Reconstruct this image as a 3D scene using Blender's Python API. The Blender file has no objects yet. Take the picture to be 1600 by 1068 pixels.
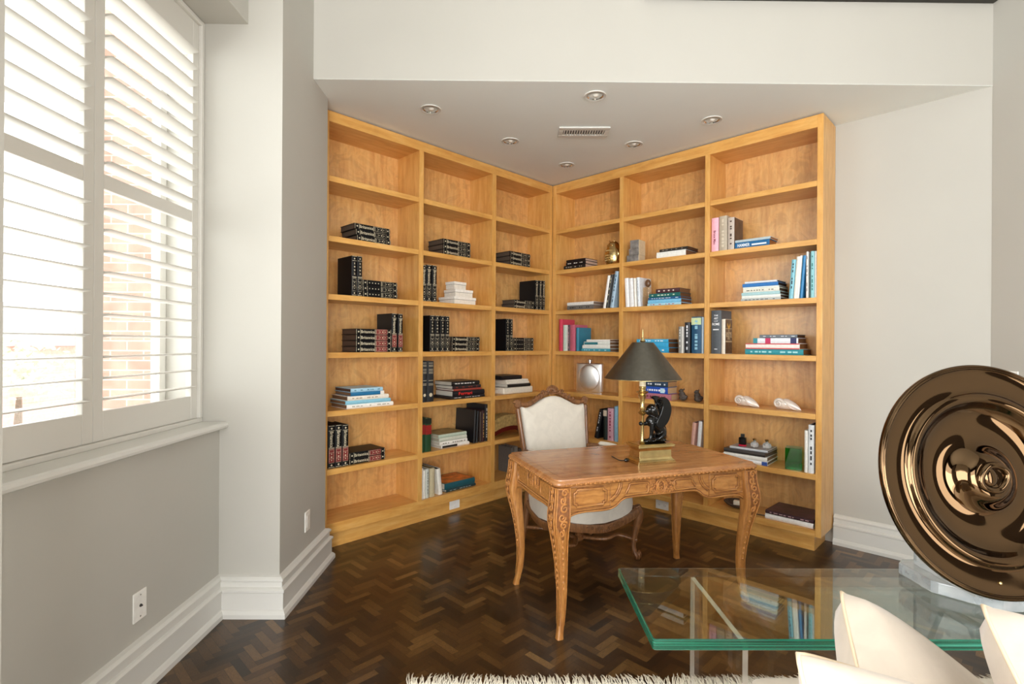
import bpy, bmesh, math, random
from mathutils import Vector, Matrix
sc = bpy.context.scene
COL = sc.collection
R = math.radians
PI = math.pi

# ------------------------------------------------------------------ camera
EYE = 1.40
cam = bpy.data.cameras.new('camera'); camo = bpy.data.objects.new('camera', cam); COL.objects.link(camo)
cam.sensor_width = 36; cam.lens = 812.1 / 1600 * 36
cam.shift_y = 2.0 / 1600
cam.clip_start = 0.05
_r = R(.3574); _y = R(-.417)
right = Vector((math.cos(_r), 0, math.sin(_r))); up = Vector((-math.sin(_r), 0, math.cos(_r))); fwd = Vector((0, 1, 0))
m = Matrix((right, up, -fwd)).transposed().to_4x4()
camo.matrix_world = Matrix.Translation((0, 0, EYE)) @ Matrix.Rotation(_y, 4, 'Z') @ m
sc.camera = camo

# ------------------------------------------------------------------ colour management
sc.view_settings.view_transform = 'Standard'; sc.view_settings.look = 'None'
sc.view_settings.gamma = 1; sc.view_settings.use_curve_mapping = False
sc.view_settings.exposure = 0.05
sc.cycles.use_denoising = True
sc.cycles.max_bounces = 10; sc.cycles.transparent_max_bounces = 24
sc.cycles.diffuse_bounces = 6
sc.cycles.sample_clamp_indirect = 4.0

# ------------------------------------------------------------------ world: bright overcast sky
w = bpy.data.worlds.new('sky'); sc.world = w; w.use_nodes = True
nt = w.node_tree; nt.nodes.clear()
bg = nt.nodes.new('ShaderNodeBackground'); wo = nt.nodes.new('ShaderNodeOutputWorld')
bg.inputs[0].default_value = (.97, .985, 1.0, 1); bg.inputs[1].default_value = 5.6
nt.links.new(bg.outputs[0], wo.inputs[0])

# ------------------------------------------------------------------ daylight through the windows of the rest of the room, plus an added fill
def area(name, loc, rot, sx, sy, power, col=(1, 1, 1), spread=180):
    l = bpy.data.lights.new(name, 'AREA'); l.shape = 'RECTANGLE'; l.size = sx; l.size_y = sy
    l.energy = power; l.color = col; l.spread = R(spread)
    o = bpy.data.objects.new(name, l); COL.objects.link(o); o.location = loc; o.rotation_euler = [R(a) for a in rot]
    return o
area('daylight_back_window', (0.3, -4.35, 1.45), (90, 0, 0), 3.3, 2.7, 255, (1, .998, .975))         # behind the camera, facing +y
area('daylight_side_window', (-1.60, -1.1, 2.0), (90, 0, -90), 2.0, 2.1, 78, (1, 1, .99))        # next window on the window wall, facing +x
area('added_fill_right', (2.84, -1.9, 1.15), (90, 0, 90), 2.4, 2.2, 112, (1, .998, .975))       # added fill that brightens the left walls, behind the camera, facing -x
_p = area('sky_portal_window', (-1.79, 1.945, 2.0), (90, 0, -90), 1.46, 2.05, 1)   # portal: guides the sky's light through the shuttered window
_p.data.cycles.is_portal = True

# ------------------------------------------------------------------ small library
def lin(h):
    h = h.lstrip('#'); c = [int(h[i:i + 2], 16) / 255 for i in (0, 2, 4)]
    return tuple((x / 12.92 if x <= .04045 else ((x + .055) / 1.055) ** 2.4) for x in c)
class N:
    def __init__(s, name):
        s.m = bpy.data.materials.new(name); s.m.use_nodes = True; s.t = s.m.node_tree; s.t.nodes.clear()
        s.out = s.n('OutputMaterial')
    def n(s, k, **kw):
        x = s.t.nodes.new('ShaderNode' + k)
        for a, b in kw.items(): setattr(x, a, b)
        return x
    def l(s, a, b): s.t.links.new(a, b)
    def bsdf(s, col=(.5, .5, .5), rough=.5, metal=0, coat=0, spec=.5, sheen=0):
        b = s.n('BsdfPrincipled'); b.inputs['Base Color'].default_value = (*col, 1); b.inputs['Roughness'].default_value = rough
        b.inputs['Metallic'].default_value = metal; b.inputs['Coat Weight'].default_value = coat
        b.inputs['Specular IOR Level'].default_value = spec; b.inputs['Sheen Weight'].default_value = sheen
        s.l(b.outputs[0], s.out.inputs[0]); s.b = b; return b
    def coord(s, scale=(1, 1, 1), rot=(0, 0, 0), kind='Object'):
        c = s.n('TexCoord'); mp = s.n('Mapping'); mp.inputs['Scale'].default_value = scale; mp.inputs['Rotation'].default_value = rot
        s.l(c.outputs[kind], mp.inputs[0]); return mp.outputs[0]
    def noise(s, vec, scale=5, detail=4, rough=.5, dist=0):
        x = s.n('TexNoise'); x.inputs['Scale'].default_value = scale; x.inputs['Detail'].default_value = detail
        x.inputs['Roughness'].default_value = rough; x.inputs['Distortion'].default_value = dist
        if vec: s.l(vec, x.inputs['Vector'])
        return x.outputs[0]
    def ramp(s, fac, stops):
        x = s.n('ValToRGB'); e = x.color_ramp.elements
        while len(e) < len(stops): e.new(.5)
        for i, (p, c) in enumerate(stops): e[i].position = p; e[i].color = (*c, 1)
        s.l(fac, x.inputs[0]); return x.outputs[0]
    def bump(s, h, strength=.3, dist=.01):
        x = s.n('Bump'); x.inputs['Strength'].default_value = strength; x.inputs['Distance'].default_value = dist
        s.l(h, x.inputs['Height']); s.l(x.outputs[0], s.b.inputs['Normal']); return x
    def mult(s, a, b, f=1.0):
        x = s.n('MixRGB', blend_type='MULTIPLY'); x.inputs[0].default_value = f; s.l(a, x.inputs[1]); s.l(b, x.inputs[2]); return x.outputs[0]

def plain(name, hexc, rough=.5, metal=0, coat=0, vary=.06, scale=30, bump=0, spec=.5, sheen=0):
    k = N(name); c = lin(hexc); k.bsdf(c, rough, metal, coat, spec, sheen)
    v = k.coord(); f = k.noise(v, scale, 3)
    lo = tuple(x * (1 - vary) for x in c); hi = tuple(min(1, x * (1 + vary)) for x in c)
    k.l(k.ramp(f, [(.3, lo), (.7, hi)]), k.b.inputs['Base Color'])
    if bump: k.bump(f, bump, .002)
    return k.m

def wood(name, dark, mid, light, scale=1.0, axis='x', figure=.5, rough=.4, coat=.15, bump=.05):
    k = N(name); k.bsdf(lin(mid), rough, 0, coat); k.b.inputs['Coat Roughness'].default_value = .25
    sx = {'x': (1.2, 9, 9), 'y': (9, 1.2, 9), 'z': (9, 9, 1.2)}[axis]
    v = k.coord(tuple(a * scale for a in sx))
    g = k.noise(v, 3, 6, .6, .4)
    v2 = k.coord((scale, scale, scale)); f = k.noise(v2, 6, 3, .55, 2.2 * figure)
    v3 = k.coord((scale * .5,) * 3); big = k.noise(v3, 2.2, 2)
    c1 = k.ramp(g, [(.28, lin(dark)), (.52, lin(mid)), (.75, lin(light))])
    c2 = k.ramp(f, [(.35, (1 - .22 * figure,) * 3), (.5, (1, 1, 1)), (.62, (1 - .12 * figure,) * 3)])
    c3 = k.ramp(big, [(.3, (.88, .86, .84)), (.7, (1, 1, 1))])
    c = k.mult(k.mult(c1, c2), c3); k.l(c, k.b.inputs['Base Color'])
    if bump: k.bump(g, bump, .003)
    return k.m

def glassy(name, tint=(.96, .98, .97), edge=(1, 1, 1), ior=1.5, rough=0.0):
    k = N(name); fr = k.n('Fresnel'); geo = k.n('NewGeometry'); mi = k.n('Mix')
    mi.data_type = 'FLOAT'; k.l(geo.outputs['Backfacing'], mi.inputs[0]); mi.inputs[2].default_value = ior; mi.inputs[3].default_value = 1 / ior
    k.l(mi.outputs[0], fr.inputs['IOR'])
    tr = k.n('BsdfTransparent'); tr.inputs[0].default_value = (*tint, 1)
    gl = k.n('BsdfGlossy'); gl.inputs['Roughness'].default_value = rough; gl.inputs['Color'].default_value = (*edge, 1)
    mx = k.n('MixShader'); k.l(fr.outputs[0], mx.inputs[0]); k.l(tr.outputs[0], mx.inputs[1]); k.l(gl.outputs[0], mx.inputs[2])
    k.l(mx.outputs[0], k.out.inputs[0]); return k.m

class MB:
    """collects shapes, links them as one mesh object"""
    def __init__(s): s.v = []; s.f = []; s.mi = []; s.uv = None
    def add(s, vs, fs, mi=0):
        o = len(s.v); s.v += [tuple(p) for p in vs]; s.f += [tuple(i + o for i in f) for f in fs]; s.mi += [mi] * len(fs); return s
    def box(s, x0, x1, y0, y1, z0, z1, mi=0, M=None):
        vs = [Vector(p) for p in ((x0, y0, z0), (x1, y0, z0), (x1, y1, z0), (x0, y1, z0), (x0, y0, z1), (x1, y0, z1), (x1, y1, z1), (x0, y1, z1))]
        if M: vs = [M @ p for p in vs]
        return s.add(vs, [(0, 3, 2, 1), (4, 5, 6, 7), (0, 1, 5, 4), (1, 2, 6, 5), (2, 3, 7, 6), (3, 0, 4, 7)], mi)
    def prism(s, poly, d0, d1, plane='xz', mi=0, M=None):
        """poly (a,b) extruded between d0 and d1 along the third axis"""
        n = len(poly)
        def P(a, b, d): return {'xz': (a, d, b), 'xy': (a, b, d), 'yz': (d, a, b)}[plane]
        vs = [Vector(P(a, b, d0)) for a, b in poly] + [Vector(P(a, b, d1)) for a, b in poly]
        if M: vs = [M @ p for p in vs]
        fs = [tuple(range(n)), tuple(range(2 * n - 1, n - 1, -1))] + [(i, i + n, (i + 1) % n + n, (i + 1) % n) for i in range(n)]
        return s.add(vs, fs, mi)
    def lathe(s, prof, n=32, mi=0, M=None, cap=True):
        vs = []; fs = []
        for r, z in prof:
            for i in range(n):
                a = 2 * PI * i / n; vs.append(Vector((r * math.cos(a), r * math.sin(a), z)))
        k = len(prof)
        for j in range(k - 1):
            for i in range(n):
                fs.append((j * n + i, j * n + (i + 1) % n, (j + 1) * n + (i + 1) % n, (j + 1) * n + i))
        if cap: fs.append(tuple(reversed(range(n)))); fs.append(tuple(range((k - 1) * n, k * n)))
        if M: vs = [M @ p for p in vs]
        return s.add(vs, fs, mi)
    def tube(s, path, rad, n=8, mi=0, close=False, flat=1.0, M=None):
        path = [Vector(p) for p in path]; k = len(path)
        if not hasattr(rad, '__len__'): rad = [rad] * k
        vs = []; prev = None
        for i, p in enumerate(path):
            a = path[(i - 1) % k] if (close or i > 0) else p; b = path[(i + 1) % k] if (close or i < k - 1) else p
            t = (b - a).normalized()
            if prev is None:
                h = Vector((0, 0, 1)) if abs(t.z) < .9 else Vector((1, 0, 0)); u = t.cross(h).normalized()
            else: u = (prev - t * prev.dot(t)); u = u.normalized() if u.length > 1e-6 else t.orthogonal().normalized()
            prev = u; v = t.cross(u)
            for j in range(n):
                an = 2 * PI * j / n; vs.append(p + rad[i] * (math.cos(an) * u + flat * math.sin(an) * v))
        fs = []
        for i in range(k if close else k - 1):
            for j in range(n):
                a, b = i * n, ((i + 1) % k) * n; fs.append((a + j, a + (j + 1) % n, b + (j + 1) % n, b + j))
        if not close: fs += [tuple(reversed(range(n))), tuple(range((k - 1) * n, k * n))]
        if M: vs = [M @ p for p in vs]
        return s.add(vs, fs, mi)
    def loft(s, rings, mi=0, cap=True, M=None):
        n = len(rings[0]); vs = [Vector(p) for r in rings for p in r]; fs = []
        for i in range(len(rings) - 1):
            for j in range(n): fs.append((i * n + j, i * n + (j + 1) % n, (i + 1) * n + (j + 1) % n, (i + 1) * n + j))
        if cap: fs += [tuple(reversed(range(n))), tuple(range((len(rings) - 1) * n, len(rings) * n))]
        if M: vs = [M @ p for p in vs]
        return s.add(vs, fs, mi)
    def ball(s, c, r, n=14, mi=0, M=None):
        rx, ry, rz = r if hasattr(r, '__len__') else (r, r, r)
        rings = []; c = Vector(c); k = n // 2
        vs = [Vector((0, 0, -rz))]; fs = []
        for i in range(1, k):
            th = -PI / 2 + PI * i / k
            for j in range(n): a = 2 * PI * j / n; vs.append(Vector((rx * math.cos(th) * math.cos(a), ry * math.cos(th) * math.sin(a), rz * math.sin(th))))
        vs.append(Vector((0, 0, rz)))
        for j in range(n): fs.append((0, 1 + (j + 1) % n, 1 + j))
        for i in range(k - 2):
            for j in range(n): a = 1 + i * n; fs.append((a + j, a + (j + 1) % n, a + n + (j + 1) % n, a + n + j))
        a = 1 + (k - 2) * n
        for j in range(n): fs.append((a + j, a + (j + 1) % n, len(vs) - 1))
        vs = [(M @ (v) if M else v) + c for v in vs]
        return s.add(vs, fs, mi)
    def mesh(s, name, mats, smooth=False, fixn=True):
        me = bpy.data.meshes.new(name); me.from_pydata(s.v, [], s.f)
        for m_ in (mats if isinstance(mats, (list, tuple)) else [mats]): me.materials.append(m_)
        me.polygons.foreach_set('material_index', s.mi)
        if fixn:
            b = bmesh.new(); b.from_mesh(me); bmesh.ops.recalc_face_normals(b, faces=b.faces); b.to_mesh(me); b.free()
        if smooth: me.shade_smooth() if smooth is True else (me.shade_smooth(), me.set_sharp_from_angle(angle=R(smooth)))
        me.update(); return me
    def obj(s, name, mats, parent=None, smooth=False, bevel=0, seg=2, loc=None, fixn=True):
        return link(name, s.mesh(name, mats, smooth, fixn), parent, bevel, seg, loc)

def link(name, me, parent=None, bevel=0, seg=2, loc=None):
    o = bpy.data.objects.new(name, me); COL.objects.link(o)
    if parent: o.parent = parent
    if loc is not None: o.location = loc
    if bevel:
        md = o.modifiers.new('bevel', 'BEVEL'); md.width = bevel; md.segments = seg; md.limit_method = 'ANGLE'; md.angle_limit = R(40)
        md.harden_normals = False
    return o
def thing(name, label, cat, M=None, group=None):
    o = bpy.data.objects.new(name, None); COL.objects.link(o); o.empty_display_size = .05
    if M is not None: o.matrix_world = M
    return tag(o, label, cat, group)
def tag(o, label, cat, group=None):
    o['label'] = label; o['category'] = cat
    if group: o['group'] = group
    return o
def struct(o): o['kind'] = 'structure'; return o
def T(x, y, z): return Matrix.Translation((x, y, z))
def RZ(a): return Matrix.Rotation(R(a), 4, 'Z')
def RX(a): return Matrix.Rotation(R(a), 4, 'X')
def RY(a): return Matrix.Rotation(R(a), 4, 'Y')
def cat(pts, n=8, close=False):
    """Catmull-Rom through points"""
    P = [Vector(p) for p in pts]; k = len(P); out = []
    for i in range(k if close else k - 1):
        p0 = P[(i - 1) % k] if (close or i > 0) else P[0] * 2 - P[1]; p1 = P[i]; p2 = P[(i + 1) % k]
        p3 = P[(i + 2) % k] if (close or i < k - 2) else P[-1] * 2 - P[-2]
        for j in range(n):
            t = j / n
            out.append(.5 * ((2 * p1) + (p2 - p0) * t + (2 * p0 - 5 * p1 + 4 * p2 - p3) * t * t + (3 * p1 - p0 - 3 * p2 + p3) * t ** 3))
    if not close: out.append(P[-1])
    return out
def text_mesh(s, size=1.0, align='CENTER', bold=0.0):
    cu = bpy.data.curves.new('lettering', 'FONT'); cu.body = s; cu.size = size; cu.align_x = align; cu.align_y = 'CENTER'; cu.offset = bold
    cu.resolution_u = 2
    ob = bpy.data.objects.new('lettering', cu); me = bpy.data.meshes.new_from_object(ob)
    vs = [v.co.copy() for v in me.vertices]; fs = [tuple(p.vertices) for p in me.polygons]
    bpy.data.objects.remove(ob); bpy.data.curves.remove(cu); bpy.data.meshes.remove(me)
    return vs, fs
def text_fit(mb, s, cx, cy, w_, h_, X, Y, O, mi=0, bold=.0):
    """text filling w_ x h_ centred at O + cx*X + cy*Y, running along X, up along Y"""
    vs, fs = text_mesh(s, bold=bold)
    if not vs: return
    x0, x1 = min(v.x for v in vs), max(v.x for v in vs); y0, y1 = min(v.y for v in vs), max(v.y for v in vs)
    k = Vector(O); X = Vector(X); Y = Vector(Y)
    mb.add([k + X * (cx + ((v.x - x0) / (x1 - x0) - .5) * w_) + Y * (cy + ((v.y - y0) / (y1 - y0) - .5) * h_) for v in vs], fs, mi)

# ------------------------------------------------------------------ materials
M = {}
M['wall'] = plain('warm_white_wall_paint', 'b9b6ae', .85, vary=.012, scale=3, spec=.2)
M['trim'] = plain('white_trim_paint', 'd5d3cd', .45, vary=.01, scale=4, spec=.3)
M['shutter'] = plain('white_shutter_paint', 'd6d3cc', .4, vary=.01, scale=4, spec=.3)
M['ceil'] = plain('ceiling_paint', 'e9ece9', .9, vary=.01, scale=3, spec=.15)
M['maple'] = wood('honey_birch_veneer', 'd29548', 'e2ab5c', 'edbd74', 1.0, 'x', .35, .36, .25, .02)
M['maple_v'] = wood('honey_birch_upright', 'd29548', 'e2ab5c', 'edbd74', 1.0, 'z', .35, .36, .25, .02)
M['maple_back'] = wood('figured_birch_back_panel', 'd09655', 'e2ad68', 'ecbd7c', 1.1, 'z', .8, .40, 1.0, .02)
M['walnut'] = wood('carved_honey_oak', '9a6230', 'c08444', 'd39a58', 2.5, 'x', .6, .38, .3, .15)
M['walnut_leg'] = wood('carved_honey_oak_leg', '9a6230', 'bd8040', 'd39a58', 2.5, 'z', .5, .38, .3, .15)
M['desktop'] = wood('polished_oak_top', 'a5683a', 'c08552', 'd39c68', 1.0, 'x', .9, .25, .4, .02)
M['carve'] = plain('carving_highlight_oak', 'b87c40', .4, vary=.25, scale=60, bump=.5)
M['chairwood'] = wood('chair_walnut', '5a3820', '875a36', 'a37348', 3.0, 'z', .5, .35, .35, .1)
M['chaircarve'] = plain('chair_carving', '7d5230', .38, vary=.35, scale=60, bump=.4)
def fabric(name, hexc):
    k = N(name); k.bsdf(lin(hexc), .85, 0, 0, .2, .3); v = k.coord((300, 300, 300)); f = k.noise(v, 1, 2)
    v2 = k.coord((1, 1, 1)); g = k.noise(v2, 14, 3, .5, 1.5)
    c = lin(hexc); k.l(k.ramp(g, [(.35, tuple(x * .93 for x in c)), (.65, c)]), k.b.inputs['Base Color']); k.bump(f, .15, .001); return k.m
M['linen'] = fabric('cream_damask', 'ded7ca')
M['cushion'] = fabric('ivory_cotton', 'cfc1b0')
M['piping'] = plain('beige_piping', 'd9c4a6', .8, vary=.05)
M['groove'] = plain('dark_stain_in_carving', '84522a', .5, vary=.35, scale=60)
M['brass'] = plain('aged_brass', 'd0b982', .24, 1, vary=.18, scale=18)
M['gilt'] = plain('gilt_print', 'd3c8ac', .5, 0, vary=.05)
M['chrome'] = plain('polished_steel', 'd8d8d8', .08, 1, vary=.03)
M['steel'] = plain('brushed_flask_steel', 'f2f2f0', .34, 1, vary=.02)
M['black_gloss'] = plain('black_glazed_ceramic', '050506', .10, vary=.1)
M['blackm'] = plain('black_plastic', '121212', .4)
M['shade'] = plain('dark_pewter_shade', '68645c', .40, 1, vary=.08, scale=40)
M['shade_in'] = plain('gilt_shade_lining', 'c7b183', .5, vary=.03)
M['ivory'] = plain('ivory_candle_tube', 'efe3c2', .5)
M['plastic'] = plain('white_switch_plastic', 'eeece6', .35)
M['slot'] = plain('dark_slot', '3a3834', .6)
M['pearl'] = plain('mother_of_pearl', 'e6dcd2', .18, .15, vary=.12, scale=25, coat=.5)
M['stone'] = plain('dark_mottled_stone', '4a4038', .6, vary=.5, scale=80, bump=.5)
M['acrylic'] = glassy('clear_acrylic', (.975, .98, .985), ior=1.49)
M['clear'] = glassy('clear_bottle_glass', (.97, .98, .97), ior=1.5)
M['bottle'] = None
M['pane'] = glassy('window_glass', (.99, 1, .99), ior=1.45)
M['tabletop'] = glassy('table_glass_face', (.90, .965, .94), ior=1.52)
def green_edge():
    k = N('green_glass_edge'); k.bsdf((.02, .22, .13), .08, 0, .3)
    v = k.coord((.6, .6, 90)); f = k.noise(v, 2, 2)
    k.l(k.ramp(f, [(.35, (.003, .05, .03)), (.55, (.012, .155, .095)), (.75, (.07, .38, .28))]), k.b.inputs['Base Color'])
    tr = k.n('BsdfTransparent'); tr.inputs[0].default_value = (.15, .8, .55, 1); mx = k.n('MixShader'); mx.inputs[0].default_value = .22
    k.l(k.b.outputs[0], mx.inputs[1]); k.l(tr.outputs[0], mx.inputs[2]); k.l(mx.outputs[0], k.out.inputs[0]); return k.m
M['gedge'] = green_edge()
M['ggreen'] = glassy('green_glass_block', (.12, .62, .25), ior=1.5)
M['amber'] = glassy('amber_glass', (.94, .84, .70), ior=1.5)
def solid_glass(name, tint=(1, 1, 1), ior=1.49):
    k = N(name); g = k.n('BsdfGlass'); g.inputs['Color'].default_value = (*tint, 1); g.inputs['IOR'].default_value = ior; g.inputs['Roughness'].default_value = 0
    k.l(g.outputs[0], k.out.inputs[0]); return k.m
M['lucite'] = solid_glass('thick_clear_lucite', (.97, .99, 1))
def pale_edge(tf=.35, nm='polished_acrylic_edge'):
    k = N(nm); k.bsdf(lin('e6ded2'), .15, 0, .3); tr = k.n('BsdfTransparent'); mx = k.n('MixShader'); mx.inputs[0].default_value = tf
    f = k.noise(k.coord((3, 3, 3)), 4, 2); k.l(k.ramp(f, [(.3, lin('d8cec0')), (.7, lin('ece6dc'))]), k.b.inputs['Base Color'])
    k.l(k.b.outputs[0], mx.inputs[1]); k.l(tr.outputs[0], mx.inputs[2]); k.l(mx.outputs[0], k.out.inputs[0]); return k.m
def lucite_block():
    k = N('faceted_lucite_block'); k.bsdf(lin('dfe6ea'), .08, 0, .5); g = k.n('BsdfGlass'); g.inputs['IOR'].default_value = 1.49; mx = k.n('MixShader'); mx.inputs[0].default_value = .66
    f = k.noise(k.coord((4, 4, 4)), 5, 2); k.l(k.ramp(f, [(.3, lin('c9d3d9')), (.7, lin('f2f5f7'))]), k.b.inputs['Base Color'])
    k.l(k.b.outputs[0], mx.inputs[1]); k.l(g.outputs[0], mx.inputs[2]); k.l(mx.outputs[0], k.out.inputs[0]); return k.m
M['lucite'] = M['bottle'] = lucite_block()
M['aedge'] = pale_edge(); M['aedge_soft'] = pale_edge(.62, 'clear_acrylic_upright_edge')
M['darkroom'] = plain('taupe_wall_paint', '453d35', .9, vary=.03, scale=2)
M['bronze'] = plain('polished_dark_bronze', '5f4b36', .045, 1, vary=.04, scale=8)
M['rug'] = plain('ivory_wool', 'e4dccb', .95, vary=.1, scale=120, bump=.5)
BC = {}
def bcol(h, rough=.45):
    if h not in BC: BC[h] = plain('book_cloth_' + h, h, rough, vary=.07, scale=60, spec=.25 if h == '0c0c0e' else .5)
    return BC[h]
PC = {}
def pcol(h):
    if h not in PC:
        k = N('page_edges_' + h); c = lin(h); k.bsdf(c, .85, 0, 0, .2)
        v = k.coord((900, 6, 6)); f = k.noise(v, 1, 1); k.l(k.ramp(f, [(.35, tuple(x * .72 for x in c)), (.65, c)]), k.b.inputs['Base Color']); PC[h] = k.m
    return PC[h]

# =================================================================== ROOM
Q = math.sqrt(.5)
DL, DR = 3.3216, 3.9316             # distances of the two bookcase fronts
WL = T(-DL * Q, DL * Q, 0) @ RZ(45)  # local x along the front, y into the depth
WR = T(DR * Q, DR * Q, 0) @ RZ(-45)
ZC = 2.963; HI = 5.2; BACK = .315    # nook ceiling, high ceiling, depth of the wall behind the shelves

def floor():
    Lb, Wb = .152, .038
    vs = []; fs = []; uv = []; cols = []; rnd = random.Random(4)
    c45 = RZ(45)
    x0, x1, y0, y1 = -1.9, 3.0, -4.5, 6.0
    t1 = Vector((Wb, Wb)); t2 = Vector((Lb, -Lb))
    def inside(p): return x0 - .2 < p.x < x1 + .2 and y0 - .2 < p.y < y1 + .2
    def block(a, b, horiz):
        w_, h_ = (Lb, Wb) if horiz else (Wb, Lb)
        g = .0007
        ps = [Vector((a + g, b + g, 0)), Vector((a + w_ - g, b + g, 0)), Vector((a + w_ - g, b + h_ - g, 0)), Vector((a + g, b + h_ - g, 0))]
        ps = [c45 @ p for p in ps]; c = sum(ps, Vector()) / 4
        if not inside(c): return
        # keep only what the walls can show
        if c.x + c.y > (DR + BACK) / Q + .2 or -c.x + c.y > (DL + BACK) / Q + .2: return
        o = len(vs); vs.extend(ps); fs.append((o, o + 1, o + 2, o + 3))
        q = [(0, 0), (Lb, 0), (Lb, Wb), (0, Wb)] if horiz else [(0, 0), (0, Wb), (Lb, Wb), (Lb, 0)]
        ou, ov = rnd.random() * 20, rnd.random() * 20
        uv.append([(u + ou, v + ov) for u, v in q]); cols.append(rnd.random())
    n = 90
    for i in range(-200, 201):
        for j in range(-40, 41):
            o = t1 * i + t2 * j
            r_ = c45 @ Vector((o.x, o.y, 0))
            if not (x0 - .6 < r_.x < x1 + .6 and y0 - .6 < r_.y < y1 + .6): continue
            block(o.x, o.y, True); block(o.x, o.y + Wb, False)
    # dark bed under the blocks, part of the same mesh
    me = bpy.data.meshes.new('floor')
    b = len(vs); vs += [(x0, y0, -.0006), (x1, y0, -.0006), (x1, y1, -.0006), (x0, y1, -.0006)]; fs.append((b, b + 1, b + 2, b + 3)); uv.append([(0, 0)] * 4); cols.append(0)
    me.from_pydata([tuple(v) for v in vs], [], fs)
    ul = me.uv_layers.new(name='UVMap'); ca = me.color_attributes.new('tone', 'FLOAT_COLOR', 'CORNER')
    for p, u, c in zip(me.polygons, uv, cols):
        for k, li in enumerate(p.loop_indices): ul.data[li].uv = u[k]; ca.data[li].color = (c, c, c, 1)
    k = N('dark_oak_herringbone_parquet'); k.bsdf((.03, .02, .01), .3, 0, .25, .5); k.b.inputs['Coat Roughness'].default_value = .12
    a = k.n('VertexColor', layer_name='tone'); cm = k.ramp(a.outputs[0], [(.0, lin('2a1d11')), (.35, lin('422d18')), (.7, lin('553c21')), (.95, lin('6a4e2d')), (1, lin('7d603a'))])
    v = k.coord((9, 95, 1), kind='UV'); g = k.noise(v, 1, 6, .72, 1.2); gr = k.ramp(g, [(.34, (.30, .28, .26)), (.5, (.72, .71, .70)), (.64, (1.9, 1.75, 1.4))])
    v2 = k.coord((1, 1, 1)); st = k.noise(v2, 1.6, 3); sr = k.ramp(st, [(.35, (.78, .76, .74)), (.65, (1.15, 1.12, 1.1))])
    k.l(k.mult(k.mult(cm, gr), sr), k.b.inputs['Base Color'])
    rr = k.n('MapRange'); rr.inputs[3].default_value = .22; rr.inputs[4].default_value = .42; k.l(g, rr.inputs[0]); k.l(rr.outputs[0], k.b.inputs['Roughness'])
    k.bump(g, .12, .002)
    me.materials.append(k.m)
    struct(link('floor', me))
floor()

def wallbox(name, x0, x1, y0, y1, z0, z1, mat='wall'):
    return struct(MB().box(x0, x1, y0, y1, z0, z1).obj(name, M[mat]))
WX = -1.48                                   # window wall face
wallbox('wall_window_lower', WX - .30, WX, 1.21, 2.68, 0, .955)
wallbox('wall_window_header', -1.80, -1.345, 1.21, 2.68, 3.029, HI)
wallbox('wall_pier', -1.80, -1.168, 2.68, 3.345, 0, HI)
wallbox('wall_near_pier', -1.80, -1.168, .35, 1.21, 0, HI)
wallbox('wall_left_lower', WX - .30, WX, -2.4, .35, 0, .955)
wallbox('wall_left_header', -1.80, -1.345, -2.4, .35, 3.029, HI)
wallbox('wall_left_back', -1.80, -1.168, -4.5, -2.4, 0, HI, 'darkroom')
# walls of the nook behind the bookcases (45 degrees)
def wall45(name, W_, u0, u1, v0, v1, z0, z1, mat='wall'):
    o = MB().box(u0, u1, v0, v1, z0, z1).obj(name, M[mat]); o.matrix_world = W_; return struct(o)
wall45('wall_nook_left', WL, 1.05, DR + BACK, BACK, BACK + .1, 0, HI)
wall45('wall_nook_right', WR, -DL - BACK, -.14, BACK, BACK + .1, 0, HI)
wallbox('wall_right', 2.90, 3.02, -.2, 3.10, 0, HI)
wallbox('wall_right_back', 2.90, 3.02, -4.5, -.2, 0, HI, 'darkroom')
# thin return behind the right wall so the nook closes
# fascia above the nook: solid block from the nook ceiling to the high ceiling
pts = [(-1.168, 3.10), (2.90, 3.10), (2.92, 3.12), ((DR + BACK) / Q - (5.63 + .003), 5.63), (-1.50, 3.85), (-1.9, 3.345), (-1.168, 3.345)]
cx = ((DR + BACK) - (DL + BACK)) * Q; cy = ((DR + BACK) + (DL + BACK)) * Q
pts = [(-1.168, 3.10), (2.90, 3.10), ((DR + BACK) / Q - 3.105, 3.105), (cx, cy), (3.345 - (DL + BACK) / Q, 3.345), (-1.168, 3.345)]
struct(MB().prism(pts, ZC + .002, HI, 'xy').obj('wall_fascia', M['wall']))
pc_ = [(x, y + (.0005 if y < 3.2 else 0)) for x, y in pts]
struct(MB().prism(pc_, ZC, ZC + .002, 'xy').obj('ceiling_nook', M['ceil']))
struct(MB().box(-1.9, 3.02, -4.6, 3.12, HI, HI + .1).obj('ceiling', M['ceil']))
# back wall with a tall window opening
for nm, a in (('wall_back', (-1.9, -1.4, 0, HI)), ('wall_back.001', (2.0, 3.02, 0, HI)), ('wall_back.002', (-1.4, 2.0, 0, .5)), ('wall_back.003', (-1.4, 2.0, 4.1, HI))):
    struct(MB().box(a[0], a[1], -4.6, -4.5, a[2], a[3]).obj(nm, M['darkroom']))

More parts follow.
